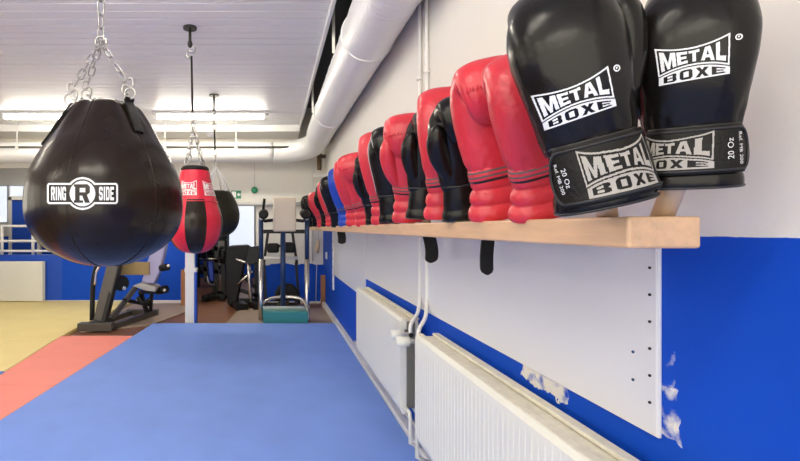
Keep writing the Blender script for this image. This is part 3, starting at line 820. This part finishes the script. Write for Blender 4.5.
GL_ = [
 ('red', (546, 216, .93), (528, 60, .85), (.12,1,.1), 'bright red boxing glove right behind the leaning black logo glove', 1.0, 1, .85),
 ('red', (499, 217, 1.12), (482, 70, 1.05), (-.25,-1,.1), 'red boxing glove turned palm out, fingers folded over, second red one from the front', .86, -1, .8),
 ('black', (470, 217, 1.29), (458, 102, 1.22), (-.2,-1,.1), 'plain black boxing glove squeezed between two red ones, nearest plain black', 1.0, 1, .8),
 ('red', (447, 217, 1.47), (443, 95, 1.39), (.2,1,.1), 'red boxing glove behind the nearest plain black one, cuff over the middle strap', .82, 1, .7),
 ('black', (427, 218, 1.66), (431, 116, 1.59), (-.2,-1,.1), 'narrow black boxing glove peeking out behind the third red one', .9, 1, .7),
 ('red', (412, 220, 1.83), (405, 120, 1.73), (-.3,-1,.1), 'red boxing glove with dark wrist band, palm out, fourth red from the front', .85, 1, .75),
 ('black', (396, 221, 2.02), (386, 132, 1.95), (-.3,-1,.1), 'black boxing glove between red ones in mid row, left of the fourth red one', .8, -1, .7),
 ('red', (387, 222, 2.22), (374, 138, 2.12), (.3,.95,.1), 'tall red boxing glove in mid row beyond the mid-row black one', .8, 1, .72),
 ('black', (378, 223, 2.42), (366, 158, 2.35), (-.4,-1,.1), 'dark boxing glove low between reds past the row middle', .8, 1, .7),
 ('red', (369, 223, 2.66), (351, 157, 2.56), (-.35,-.9,.1), 'red boxing glove before the blue one, second from it', .85, -1, .75),
 ('red', (359, 224, 2.95), (346, 163, 2.83), (.4,.9,.1), 'red boxing glove standing next to the blue glove', .9, 1, .8),
 ('blue', (349, 224, 3.32), (338, 172, 3.2), (.3,.9,.1), 'bright blue boxing glove, the only blue one on the shelf', .85, 1, .75),
 ('black', (341, 225, 3.68), (329, 178, 3.55), (-.3,-.9,.1), 'black boxing glove just beyond the blue one', .85, -1, .75),
 ('redblack', (334, 225, 4.06), (325, 184, 3.95), (.35,.9,.1), 'small far red and black boxing glove, first red past the blue one', .85, 1, .75),
 ('black', (329, 226, 4.45), (323, 186, 4.35), (-.3,-.9,.1), 'small far black boxing glove between two far red ones', .85, 1, .75),
 ('red', (324, 226, 4.85), (314, 195, 4.75), (.3,.9,.1), 'small pinkish red boxing glove near the far end of the shelf', .9, -1, .8),
 ('black', (318, 226, 5.35), (314,199,5.25), (.3,.9,.1), 'second last black boxing glove at the far end of the shelf', .9, 1, .8),
 ('black', (313, 227, 5.88), (306, 198, 5.8), (.3,.9,.1), 'last black boxing glove on the far end of the shelf by the dip station', .9, 1, .8),
]
PEGS = [((.530, .735), (.475, .66)), ((.580, .70), (.565, .64))]
for (kind, b, tp, palm, lab, wd, mir, th) in GL_:
    bw, tw = P(*b), P(*tp)
    bw.z = max(bw.z, PZ1+.012)
    glove(kind, bw, tw, palm, lab, wd, 1, mir, thick=th)
    PEGS.append(((min(max(bw.x, .522), .58), bw.y), None, bw, tw))
def peg(a, b):
    part(MB().tube([a, a+(b-a)*.97, b], [.0145, .0145, .012], 14), 'peg', M_['dowel'], shelf)
peg(Vector((.535, .735, PZ1-.004)), P(602, 185, .665))
peg(Vector((.590, .700, PZ1-.004)), P(680, 172, .66))
for q in PEGS[2:]:
    bw, tw = q[2], q[3]
    peg(Vector((q[0][0], q[0][1]+.004, PZ1-.004)), bw+(tw-bw)*.2)
# hanging straps under the shelf
def hang(x, y0, y1, X, w, label, bend):
    Y = F*X/(x-VX)
    z0, z1 = PZ0, PZ(y1, Y); n = 14; rs = []
    for k in range(n+1):
        t_ = k/n; zz = z0+(z1-z0)*t_; ww = w*(1 if t_ < .8 else math.sqrt(max(.03, 1-((t_-.8)/.2)**2)))
        bx = bend*math.sin(t_*PI*.8)
        rs.append([(X+bx-ww/2, Y-.004, zz), (X+bx+ww/2, Y-.004, zz), (X+bx+ww/2, Y+.004, zz), (X+bx-ww/2, Y+.004, zz)])
    m = MB().rings(rs, sm=False)
    tag(m.build('glove_strap', M_['leather_soft'], None, bevel=.0015), label, 'strap', 'black straps hanging under the shelf')
hang(488, 235, 275, .57, .034, 'black wrist strap hanging below the shelf, nearest of the three', -.004)
hang(429, 235, 263, .56, .046, 'black wrist strap hanging below the shelf, middle of the three', .01)
hang(341, 231, 244, .56, .066, 'black wrist strap hanging below the shelf, farthest of the three', .008)

# ================================================================== HANGING BAGS
def link_mesh(Lk, W, r):
    pts = []; h = Lk/2-W/2
    for k in range(8): a = PI*k/7; pts.append((W/2*math.cos(a), 0, h+W/2*math.sin(a)))
    for k in range(8): a = PI+PI*k/7; pts.append((W/2*math.cos(a), 0, -h+W/2*math.sin(a)))
    return MB().tube(pts, r, 7, loop=True)
LINK = {}
def chain(a, b, Lk, W, r, parent, name='link'):
    a, b = Vector(a), Vector(b); d = b-a; n = max(1, round(d.length/(Lk-2.2*r))); st = d/n
    key = (Lk, W, r)
    q = st.to_track_quat('Z', 'X')
    off = Vector(parent.location)
    for k in range(n):
        if key not in LINK:
            o = link_mesh(Lk, W, r).build(name, M_['steel'], parent); LINK[key] = o.data
        else:
            o = bpy.data.objects.new(name, LINK[key]); COL.objects.link(o); o.parent = parent
        o.rotation_mode = 'QUATERNION'
        o.rotation_quaternion = q @ Matrix.Rotation(PI/2*(k % 2)+.25, 4, 'Z').to_quaternion()
        o.location = a+st*(k+.5)-off
def hook(c, s, mname, parent, flip=1):
    c = Vector(c)
    pts = [c+Vector((flip*.35*s*math.sin(a), .1*s*math.sin(a), s*(.5-a/(2*PI)*1.0)+.18*s*math.sin(2*a))) for a in [2*PI*k/18 for k in range(19)]]
    part(MB().tube(pts, s*.085, 8), 'hook', M_[mname], parent)

def bag_profile(ypx, half, Y, zc):
    return [(h*Y/F, PZ(yy, Y)-zc) for yy, h in zip(ypx, half)]
# --- bag one
Y1 = 1.48; cx1 = PX(107, Y1)
yp = [266, 265.3, 262, 256, 246, 232, 217, 202, 187, 171, 153, 138, 124, 114, 107, 104, 105]
hf = [3, 14, 29, 44, 60, 72, 77.5, 78.5, 77, 72, 62.5, 52, 43, 36, 30, 22, 8]
zc1 = PZ(266, Y1)
prof = crom(list(zip(hf, yp)), 60)
prof = [(max(h, .5)*.95*Y1/F, PZ(yy, Y1)-zc1) for h, yy in prof]
def rm(th, z):
    t_ = z/.54
    seam = abs(math.cos(3*(th+.10)))
    w = .018*(seam**.35-.8)
    fold = .0
    if t_ > .72: fold = .07*(t_-.72)/.28*math.sin(th*5+1.2)+.04*(t_-.72)/.28*math.sin(th*11)
    return 1+w+fold
bag1 = empty('punching_bag', (cx1, Y1, zc1), 'big black teardrop punching bag with round R emblem, nearest the camera', 'punching bag', 'hanging punching bags')
part(MB().lathe(prof, (cx1, Y1, zc1), 96, rmod=rm), 'bag_body', M_['bag_black'], bag1)
bm = bpy.data.meshes[bag1.children[0].data.name]
BVB = BVHTree.FromPolygons([v.co.copy() for v in bm.vertices], [list(p.vertices) for p in bm.polygons])
org = Vector((cx1, Y1, zc1))*0
def on_bag(bv, cxz, w, h, cam_, off=.0025):
    # printed round the curved front, laid on along the view of someone facing it
    def f(u, v):
        tgt = Vector((cxz[0]+u*w, cxz[1], cxz[2]+v*h))
        src = Vector(cam_); d = (tgt-src).normalized()
        hit = bv.ray_cast(src, d)
        return None if hit[0] is None else hit[0]-d*off
    return f
# emblem spans x 47..118, y 177..210 ; facing the aisle
half = 35.5*1.26/F
f = on_bag(BVB, (PX(82.5, 1.26), 1.26, PZ(193.5, 1.26)), half, half, (0, 0, CZ))
raster(ring_logo, 230, 110, -1.01, 1.01, -.48, .48, f).build('emblem', M_['white_ink'], bag1).location = -bag1.location
# seams
for k in range(6):
    th = -.10+PI/6+PI/3*k
    pts = [(cx1+r*rm(th, z)*math.cos(th)*1.001, Y1+r*rm(th, z)*math.sin(th)*1.001, zc1+z) for r, z in prof[4:54]]
    part(MB().tube(pts, .0028, 6), 'seam', M_['bag_black'], bag1)
# top tabs with D rings
anch = [P(70, 104, 1.42), P(86, 99, 1.60), P(130, 98, 1.44)]
apex = P(101, 42, 1.50)
for i, (a, dr) in enumerate(zip(anch, ((-.035, -.01, -.13), (-.02, .05, -.09), (.045, -.05, -.115)))):
    a = Vector(a); b = a+Vector(dr)
    axis = Vector((cx1, Y1, a.z)); w = .035
    # tab is laid over the skin: three stations pressed onto the surface
    rs = []
    for s_ in range(8):
        p = a.lerp(b, s_/7); dv = Vector((p.x-cx1, p.y-Y1, 0)); dv.normalize()
        hit = BVB.ray_cast(Vector((cx1, Y1, p.z)), dv)
        q = (hit[0]+dv*.004) if hit[0] is not None else p
        if s_ < 2: q = q.lerp(a, .6-.3*s_)
        tn = Vector((-dv.y, dv.x, 0))
        rs.append([q-tn*w/2-dv*.004, q+tn*w/2-dv*.004, q+tn*w/2+dv*.003, q-tn*w/2+dv*.003])
    part(MB().rings(rs, sm=False), 'hanging_tab', M_['leather_soft'], bag1)
    rn = [a+Vector((.017*math.cos(x), 0, .014+.017*math.sin(x))) for x in [2*PI*k/16 for k in range(16)]]
    part(MB().tube(rn, .0028, 7, loop=True), 'ring', M_['steel'], bag1)
hc = empty('hanging_chain', (apex.x, apex.y, CEIL), 'zinc chain with three legs holding the nearest black bag', 'chain', 'chains carrying the bags')
chain((apex.x, apex.y, CEIL-.05), apex, .050, .022, .0030, hc)
part(MB().tube([apex+Vector((.018*math.cos(x), 0, .018*math.sin(x))) for x in [2*PI*k/18 for k in range(18)]], .004, 8, loop=True), 'ring', M_['steel'], hc)
for a in anch:
    tp_ = Vector(a)+Vector((0, 0, .03)); hk = tp_.lerp(apex, .16)
    chain(apex, hk, .038, .0175, .0025, hc)
    hook(hk.lerp(tp_, .55)-Vector((0, 0, .004)), .046, 'steel', hc, 1 if a is anch[2] else -1)
part(MB().disc((apex.x, apex.y, CEIL-.004), .05, (0, 0, 1), .008), 'ceiling_plate', M_['dark_steel'], hc)
part(MB().tube([(apex.x, apex.y, CEIL), (apex.x, apex.y, CEIL-.06)], .009, 8), 'eye_bolt', M_['dark_steel'], hc)

# --- bag two (red and black panels)
Y2 = 3.14; cx2 = PX(195, Y2); zc2 = PZ(253.5, Y2)
yp = [253.5, 253, 251, 247, 240, 231, 222, 214, 205, 197, 189, 180, 173, 171, 171.5]
hf = [1, 6, 13.5, 19, 24, 26.6, 27.2, 26.2, 23.4, 20.6, 18.2, 16, 14.6, 13.6, 10]
prof2 = [(max(h, .5)*Y2/F, PZ(yy, Y2)-zc2) for h, yy in crom(list(zip(hf, yp)), 50)]
bag2 = empty('punching_bag', (cx2, Y2, zc2), 'red and black panelled punching bag hanging second from the camera', 'punching bag', 'hanging punching bags')
n2 = 64; zband = PZ(202, Y2)-zc2
th0 = -PI/2-PI/8+.24
def pm(i, k):
    if prof2[i][1] > zband: return 0
    a = (2*PI*(k+.5)/n2-th0) % (2*PI)
    return 1 if int(a/(PI/4)) % 2 == 0 else 0
mb2 = MB(); rs = [[(cx2+r*(1+.012*(abs(math.sin(4*(2*PI*k/n2-th0)))**.5-.6))*math.cos(2*PI*k/n2), Y2+r*math.sin(2*PI*k/n2), zc2+z) for k in range(n2)] for r, z in prof2]
mb2.rings(rs, mi=pm)
part(mb2, 'bag_body', [M_['red_bag'], M_['bag_black']], bag2)
BV2 = BVHTree.FromPolygons([Vector(v) for v in mb2.v], mb2.f)
part(MB().tube([(cx2+.001+(prof2[30][0])*0+math.cos(a)*r_, Y2+math.sin(a)*r_, zc2+zband) for r_ in [[r for r, z in prof2 if z <= zband][-1]*1.0] for a in [2*PI*k/48 for k in range(48)]], .004, 6, loop=True), 'seam', M_['red'], bag2)
part(MB().lathe([(.05, 0), (.092, 0), (.096, .02), (.085, .035), (.05, .03)], (cx2, Y2, PZ(172, Y2)), 24, caps=True), 'top_collar', M_['leather_soft'], bag2)
for k, off in enumerate((-.20, 1.05, -1.5)):
    th = -PI/2+off
    def sf(u, v, th=th):
        a = th+(u-.5)*.92; zz = PZ(196.5, Y2)-zc2+(v)*.100
        for (r0, z0), (r1, z1) in zip(prof2, prof2[1:]):
            if z0 <= zz <= z1:
                r = r0+(r1-r0)*(zz-z0)/(z1-z0); break
        else: r = .1
        return Vector((cx2+r*1.012*math.cos(a)+.003*math.cos(a), Y2+r*math.sin(a)+.004*math.sin(a), zc2+zz))
    raster(metal_logo, 90, 50, 0, 1, 0, 1, sf).build('logo', M_['white_ink'], bag2).location = -bag2.location
# chain two
pl = P(190, 30, 3.14)
hc2 = empty('hanging_chain', (pl.x, pl.y, CEIL), 'black cable and chains holding the red and black bag', 'chain', 'chains carrying the bags')
part(MB().disc((pl.x, pl.y, CEIL-.006), .047, (0, 0, 1), .012), 'ceiling_plate', M_['dark_steel'], hc2)
q1, q2 = P(190, 44, Y2), P(191.5, 56, Y2)
part(MB().tube([(pl.x, pl.y, CEIL), q1], .010, 8).ball(q1, .022, 12, 8, sc=(.8, .8, 1.2)), 'swivel', M_['dark_steel'], hc2)
hook((q1+q2)/2-Vector((0, 0, .01)), .08, 'steel', hc2)
q3 = P(192.5, 112, Y2)
part(MB().tube([q2, q3], .0075, 8), 'cable', M_['dark_steel'], hc2)
q4 = P(193.5, 128, Y2)
chain(q3, q4, .05, .026, .004, hc2)
for k in range(4):
    a = PI/4+PI/2*k
    e = Vector((cx2+.085*math.cos(a), Y2+.085*math.sin(a), PZ(170, Y2)))
    chain(q4, e, .045, .022, .0036, hc2)
# --- bag three
Y3 = 4.74; cx3 = PX(217, Y3); zc3 = PZ(237.5, Y3)
yp = [237.5, 237, 234.5, 230, 223, 214, 206, 200, 194, 191, 190]
hf = [1, 6, 12.5, 18, 21.6, 22.6, 21, 18.5, 15, 12, 6]
prof3 = [(max(h, .4)*Y3/F, PZ(yy, Y3)-zc3) for h, yy in crom(list(zip(hf, yp)), 36)]
bag3 = empty('punching_bag', (cx3, Y3, zc3), 'dark plain punching bag farthest from the camera, behind the red one', 'punching bag', 'hanging punching bags')
part(MB().lathe(prof3, (cx3, Y3, zc3), 48, rmod=lambda th, z: 1+.012*(abs(math.cos(3*th))**.4-.7)), 'bag_body', M_['bag_olive'], bag3)
pl3 = P(214, 97, Y3)
hc3 = empty('hanging_chain', (pl3.x, pl3.y, CEIL), 'pale chains and black cable holding the farthest bag', 'chain', 'chains carrying the bags')
part(MB().disc((pl3.x, pl3.y, CEIL-.006), .05, (0, 0, 1), .012), 'ceiling_plate', M_['frame_grey'], hc3)
q1, q2, q3 = P(214, 112, Y3), P(215, 150, Y3), P(216, 166, Y3)
part(MB().tube([(pl3.x, pl3.y, CEIL), q1], .012, 8).ball(q1, .028, 12, 8, sc=(.7, .7, 1.3)), 'swivel', M_['steel'], hc3)
chain(q1, P(214.5, 130, Y3), .07, .036, .006, hc3)
part(MB().box(P(207, 137, Y3)-Vector((0, .004, 0)), P(213.5, 132.5, Y3)+Vector((0, .004, 0))), 'tag', M_['conc'], hc3)
part(MB().tube([P(214.5, 130, Y3), q2], .009, 8), 'cable', M_['dark_steel'], hc3)
chain(q2, q3, .06, .03, .005, hc3)
for k in range(6):
    a = PI/3*k+.3; r_ = .135
    e = Vector((cx3+r_*math.cos(a), Y3+r_*math.sin(a), PZ(191.5, Y3)))
    st_ = part(MB().tube([q3, q3.lerp(e, .5)+Vector((.01*math.cos(a), .01*math.sin(a), 0)), e], .008, 6), 'sling', M_['white_paint'], hc3)
    st_['label'] = 'white sling strap'

# ================================================================== MACHINES
# --- leg machine at left
t = empty('leg_machine', (-1.65, 5.1, .016), 'dark grey leg training machine with lavender backrest behind the big black bag', 'gym machine')
g0 = .016
m = MB(); ya, yb = 4.78, 5.62
m.beam((PX(84, ya), ya+.02, g0+.03), (PX(131, yb), yb, g0+.03), .07, .06); m.beam((PX(109, ya), ya+.02, g0+.03), (PX(155, yb), yb, g0+.03), .07, .06)
m.beam((PX(79, ya), ya, g0+.04), (PX(113, ya), ya, g0+.04), .10, .08); m.beam((PX(127, yb), yb, g0+.035), (PX(158, yb), yb, g0+.035), .09, .07)
part(m, 'base_frame', M_['frame_grey'], t, bevel=.006)
part(MB().beam(P(100, 321, 4.86), P(120, 238, 4.95), .125, .07, up=(0, 1, 0)), 'main_column', M_['frame_grey'], t, bevel=.008)
part(MB().beam(P(104.5, 321, 4.88), P(125.5, 240, 4.97), .05, .11, up=(0, 1, 0)), 'column_side', M_['dark_steel'], t, bevel=.006)
part(MB().tube([P(92, 320, 4.95), P(93, 285, 4.95), P(96, 268, 4.95), P(101, 258, 4.95)], .026, 10, smooth_path=14), 'guide_post', M_['dark_steel'], t)
part(MB().tube([P(95, 285, 4.9), P(96.5, 272, 4.9), P(102, 264, 4.9), P(107, 262, 4.9)], .014, 8, smooth_path=12), 'handle', M_['chrome'], t)
part(MB().beam(P(112, 318, 5.05), P(136, 287, 5.2), .06, .05), 'seat_strut', M_['frame_grey'], t, bevel=.004)
m = MB()
for a, b in (((140, 291, 5.3), (148, 316, 5.55)), ((152, 290, 5.4), (150, 316, 5.6)), ((124, 300, 5.1), (150, 305, 5.5)), ((140, 292, 5.3), (162, 292, 5.4))): m.beam(P(*a), P(*b), .04, .04)
m.tube([P(138, 297, 5.3), P(143, 303, 5.3), P(150, 300, 5.35)], .03, 8, smooth_path=8)
part(m, 'linkage', M_['dark_steel'], t)
part(MB().prism([P(132, 286, 5.1), P(140, 283.5, 5.1), P(156, 287, 5.1), P(155, 292, 5.1), P(146, 291, 5.1)], (0, .22, 0)), 'seat', M_['grey_v'], t, bevel=.012)
part(MB().prism([P(141, 283, 5.18), P(154, 284, 5.18), P(160, 270, 5.18), P(166, 244, 5.18), P(155, 240, 5.18), P(147, 262, 5.18)], (0, .14, 0)), 'backrest', M_['lavender'], t, bevel=.02, seg=3)
part(MB().box(P(120, 275, 5.15), P(149, 262, 5.15)+Vector((0, .03, 0))), 'side_shield', M_['cardboard'], t, bevel=.004)
part(MB().disc(P(121, 283, 5.05), .085, (.5, -1, 0), .03, 24), 'weight_disc', M_['black_pl'], t)
part(MB().disc(P(124, 288, 4.98), .02, (.5, -1, 0), .05, 12), 'axle_cap', M_['chrome'], t)
part(MB().tube([P(158, 291, 5.3), P(166, 289, 5.2)], .045, 14), 'roller_pad', M_['black_pl'], t)
part(MB().tube([P(161, 268, 5.2), P(168, 267, 5.15)], .04, 14), 'roller_pad', M_['black_pl'], t)
for p in ((164.5, 290.5, 5.15), (168, 266, 5.1)): part(MB().ball(P(*p), .02), 'end_cap', M_['chrome'], t)

# --- wall-end post, white with blue side
Yp = 5.14
t = empty('padded_post', (PX(191, Yp), Yp, 0), 'white post with a blue padded side under the red and black bag', 'post')
part(MB().box((PX(185.5, Yp), Yp-.03, 0), (PX(194.5, Yp), Yp+.05, PZ(251.5, Yp))), 'post_body', M_['white_paint'], t, bevel=.006)
part(MB().box((PX(194.5, Yp), Yp-.025, 0), (PX(196.8, Yp), Yp+.05, PZ(272, Yp))), 'side_pad', M_['door_blue'], t, bevel=.004)
part(MB().box((PX(185, Yp), Yp-.035, PZ(272, Yp)), (PX(197, Yp), Yp+.052, PZ(268, Yp))), 'collar', M_['white_paint'], t, bevel=.003)
tag(MB().box((PX(180.5, 6.3), 6.32, 0), (PX(186, 6.3), 6.42, PZ(270, 6.3))).build('wooden_post', M_['brown_wood'], None, bevel=.004), 'short brown wooden post against the blue wall left of the white post', 'post')
tag(MB().box((PX(321.5, 6.3), 6.33, 0), (PX(326.5, 6.3), 6.43, PZ(276, 6.3))).build('wooden_post', M_['brown_wood'], None, bevel=.004), 'short brown wooden post in the far right corner beside the dip station', 'post')
t = empty('hanging_rope', (PX(317.5, 6.45), 6.45, PZ(245, 6.45)), 'pale wooden grip on a cord hanging by the far corner', 'rope')
part(MB().tube([P(317.5, 253, 6.5), P(317.8, 246, 6.5), P(318.5, 240, 6.5)], [.02, .032, .015], 10), 'grip', M_['dowel'], t)
part(MB().tube([P(318.5, 240, 6.5), P(318, 205, 6.5)], .005, 6).tube([P(317, 253, 6.5), P(315.5, 309, 6.5)], .006, 6), 'cord', M_['conc'], t)

# --- dip station
Yd = 5.32
t = empty('dip_station', (PX(284, Yd), Yd, .016), 'dip station with beige back pad, navy uprights and teal step before the back wall', 'gym machine')
part(MB().box((PX(273, Yd), Yd-.05, PZ(231.5, Yd)), (PX(296, Yd), Yd+.03, PZ(197, Yd))), 'back_pad', M_['beige'], t, bevel=.02, seg=3)
for x, s in ((261, 1), (307, -1)):
    part(MB().tube([P(x, 259, Yd), P(x, 212, Yd)], .027, 12), 'upright', M_['navy'], t)
    part(MB().tube([P(x, 259, Yd), P(x, 300, Yd), (PX(x, Yd), Yd-.02, .02)], .029, 12), 'upright_sleeve', M_['chrome'], t)
    part(MB().tube([P(x, 219, Yd), P(x+s*4, 221, Yd+.02), P(x+s*13, 220, Yd+.04)], .02, 10), 'arm_bar', M_['dark_steel'], t)
    part(MB().tube([(PX(x, Yd)+s*.035, Yd+.05, PZ(213, Yd)), (PX(x, Yd)+s*.035, Yd-.26, PZ(215, Yd)), (PX(x, Yd)+s*.035, Yd-.30, PZ(215, Yd))], [.05, .055, .035], 14), 'arm_pad', M_['black_pl'], t)
    part(MB().tube([(PX(x, Yd)+s*.03, Yd-.24, PZ(212, Yd)), (PX(x, Yd)+s*.045, Yd-.25, PZ(200, Yd))], .016, 10), 'hand_grip', M_['black_pl'], t)
    part(MB().ball((PX(x, Yd-.22), Yd-.20, PZ(219, Yd)), .018), 'end_cap', M_['white_paint'], t)
part(MB().tube([P(283, 231, Yd+.03), P(283, 306, Yd+.05)], .03, 12), 'center_post', M_['navy'], t)
part(MB().beam(P(262, 231.5, Yd+.03), P(306, 231.5, Yd+.03), .04, .045), 'crossbar', M_['dark_steel'], t)
part(MB().tube([P(262, 304, Yd), P(270, 299, Yd+.05), P(283, 297, Yd+.08), P(298, 298, Yd+.05), P(305, 303, Yd), P(308, 314, Yd-.1), P(308.5, 321, Yd-.2)], .02, 10, smooth_path=26), 'base_hoop', M_['chrome'], t)
part(MB().beam(P(262, 308, Yd), P(307, 308, Yd), .05, .05), 'base_bar', M_['chrome'], t)
part(MB().box((PX(263, 5.1), 5.09, .017), (PX(308, 5.1), Yd-.04, PZ(312, 5.1))), 'step', M_['teal'], t, bevel=.008)
# --- dark bench machine behind it
Yb = 6.05
t = empty('weight_bench', (PX(284, Yb), Yb, .016), 'black weight bench with pads and pale crossbar behind the dip station', 'gym machine')
m = MB()
for a, b in (((268, 233), (264, 262)), ((292, 230), (297, 264)), ((264, 262), (266, 304)), ((296, 262), (299, 304)), ((264, 304), (299, 304)), ((266, 246), (295, 246))): m.beam(P(*a, Yb), P(*b, Yb), .035, .035, up=(0, 1, 0))
for x in (266, 298): m.beam((PX(x, Yb), Yb-.1, .035), (PX(x, Yb), Yb+.3, .035), .05, .035)
part(m, 'frame', M_['dark_steel'], t)
part(MB().tube([P(264, 258, Yb-.05), P(298, 258, Yb-.05)], .022, 10), 'crossbar', M_['white_paint'], t)
part(MB().box(P(267, 253, Yb-.14), P(279, 243, Yb-.02)), 'pad', M_['black_pl'], t, bevel=.03, seg=3)
part(MB().box(P(282, 253, Yb-.14), P(295, 242, Yb-.02)), 'pad', M_['black_pl'], t, bevel=.03, seg=3)
m = MB().prism([P(274, 302, 5.75), P(275, 293, 5.75), P(279, 286, 5.75), P(285, 283.5, 5.75), P(293, 284.5, 5.75), P(298, 290, 5.75), P(300.5, 297, 5.75), P(299, 301, 5.75), P(289, 300, 5.75)], (0, .1, 0))
part(m, 'seat_back', M_['leather_soft'], t, bevel=.02, seg=3)
part(MB().tube([P(280, 301, 5.8), P(278, 308, 5.85)], .022, 8).tube([P(296, 300, 5.8), P(298, 308, 5.85)], .022, 8).tube([P(288, 300, 5.8), P(287, 303.5, Yb)], .022, 8), 'seat_leg', M_['frame_grey'], t)
# --- treadmill-like trainer in the opening
t = empty('cross_trainer', (PX(240, 6.3), 6.3, 0), 'black cardio trainer with dark shroud and silver handle left of the dip station', 'gym machine')
Yc = 6.2
part(MB().prism([P(226, 250, Yc), P(229, 246, Yc), P(247, 245, Yc), P(251, 248, Yc), P(245, 262, Yc), P(237, 303, Yc), P(229, 306, Yc), P(225, 290, Yc)], (0, .30, 0)), 'shroud', M_['black_pl'], t, bevel=.02)
part(MB().prism([P(245, 262, Yc-.1), P(249, 247, Yc-.1), P(259.5, 246, Yc-.1), P(259, 262, Yc-.1), P(252, 265, Yc-.1)], (0, .10, 0)), 'console', M_['dark_steel'], t, bevel=.01)
part(MB().tube([P(248.5, 261, Yc-.05), P(249.5, 280, Yc-.05), P(251, 303, Yc), (PX(251.5, Yc), Yc, .03)], .028, 10), 'silver_column', M_['chrome'], t)
part(MB().tube([P(236, 259, Yc-.04), P(244, 262, Yc-.06), P(250, 262, Yc-.05)], .018, 8), 'handle', M_['chrome'], t)
part(MB().tube([P(238, 284, Yc-.03), P(247, 276, Yc-.04), P(253, 272, Yc)], .018, 8), 'pedal_arm', M_['chrome'], t)
m = MB().beam((PX(231, 6.3), 6.55, .05), (PX(243, 6.0), 5.95, .05), .16, .09).beam((PX(248, 6.2), 6.5, .05), (PX(258, 6.0), 5.98, .05), .10, .09)
m.beam((PX(231, 6.5), 6.5, .05), (PX(258, 6.5), 6.5, .05), .1, .07)
part(m, 'base', M_['black_pl'], t, bevel=.01)
m = MB()
for a, b in (((240, 290), (258, 296)), ((238, 270), (256, 288)), ((256, 250), (256.5, 303)), ((240, 300), (257, 300))): m.beam(P(*a, Yc+.12), P(*b, Yc+.12), .05, .05)
part(m, 'linkage', M_['dark_steel'], t)
# --- stool machine deeper in
Yk = 7.0
t = empty('exercise_machine', (PX(213, Yk), Yk, 0), 'dark exercise machine with a bright blue seat in the far room', 'gym machine')
m = MB()
for a, b in (((200, 258), (226, 262)), ((216, 240), (217, 292)), ((204, 240), (206, 282)), ((222, 246), (224, 292)), ((203, 246), (224, 250)), ((200, 268), (220, 272)), ((213, 283), (216, 294))): m.beam(P(*a, Yk+.1), P(*b, Yk+.1), .07, .06)
part(m, 'frame', M_['dark_steel'], t)
m = MB().beam((PX(205, Yk), Yk-.2, .05), (PX(227, Yk), Yk-.05, .05), .1, .07).beam((PX(207, Yk), Yk-.3, .05), (PX(216, Yk), Yk+.4, .05), .09, .07).beam((PX(224, Yk), Yk-.2, .05), (PX(222, Yk), Yk+.4, .05), .08, .07).beam((PX(216, Yk), Yk+.1, .08), P(216, 290, Yk+.1), .08, .08)
part(m, 'base', M_['black_pl'], t, bevel=.01)
part(MB().prism([P(207, 262, Yk), P(213, 261, Yk), P(214, 281, Yk), P(209, 282, Yk)], (0, .1, 0)), 'seat', M_['seat_blue'], t, bevel=.02)
part(MB().tube([P(207, 276, Yk-.05), P(209.5, 284, Yk-.05), P(215, 285, Yk-.02)], .015, 8, smooth_path=10), 'seat_bracket', M_['chrome'], t)
part(MB().tube([P(199, 259, Yk-.04), P(222, 259, Yk-.04)], .014, 8), 'bar', M_['chrome'], t)
part(MB().disc(P(222, 256, Yk), .11, (1, .3, 0), .06, 20).disc(P(203, 250, Yk), .13, (1, .3, 0), .06, 20), 'weight_disc', M_['black_pl'], t)
# --- weight rack further left in the far room
Yw = 8.4
t = empty('weight_rack', (PX(206, Yw), Yw, 0), 'dark rack of gym weights standing deep in the far room', 'rack')
m = MB()
for x in (198, 212, 226): m.box((PX(x, Yw)-.03, Yw, 0), (PX(x, Yw)+.03, Yw+.06, PZ(232, Yw)))
for z in (.25, .55, .85): m.box((PX(197, Yw), Yw-.1, z), (PX(227, Yw), Yw+.15, z+.03))
part(m, 'frame', M_['dark_steel'], t)
for z in (.28, .58, .88):
    for x in (200, 204, 208, 216, 220, 224): part(MB().tube([(PX(x, Yw), Yw-.14, z+.06), (PX(x, Yw), Yw+.17, z+.06)], .06, 12), 'weight', M_['black_pl'], t)

# ================================================================== LIGHT
w = bpy.data.worlds.new('world'); S.world = w; w.use_nodes = True
bg = w.node_tree.nodes['Background']; bg.inputs[0].default_value = (1, .95, .81, 1); bg.inputs[1].default_value = 2.2
S.view_settings.view_transform = 'Standard'; S.view_settings.look = 'None'
S.view_settings.gamma = 1; S.view_settings.use_curve_mapping = False
S.view_settings.exposure = .45
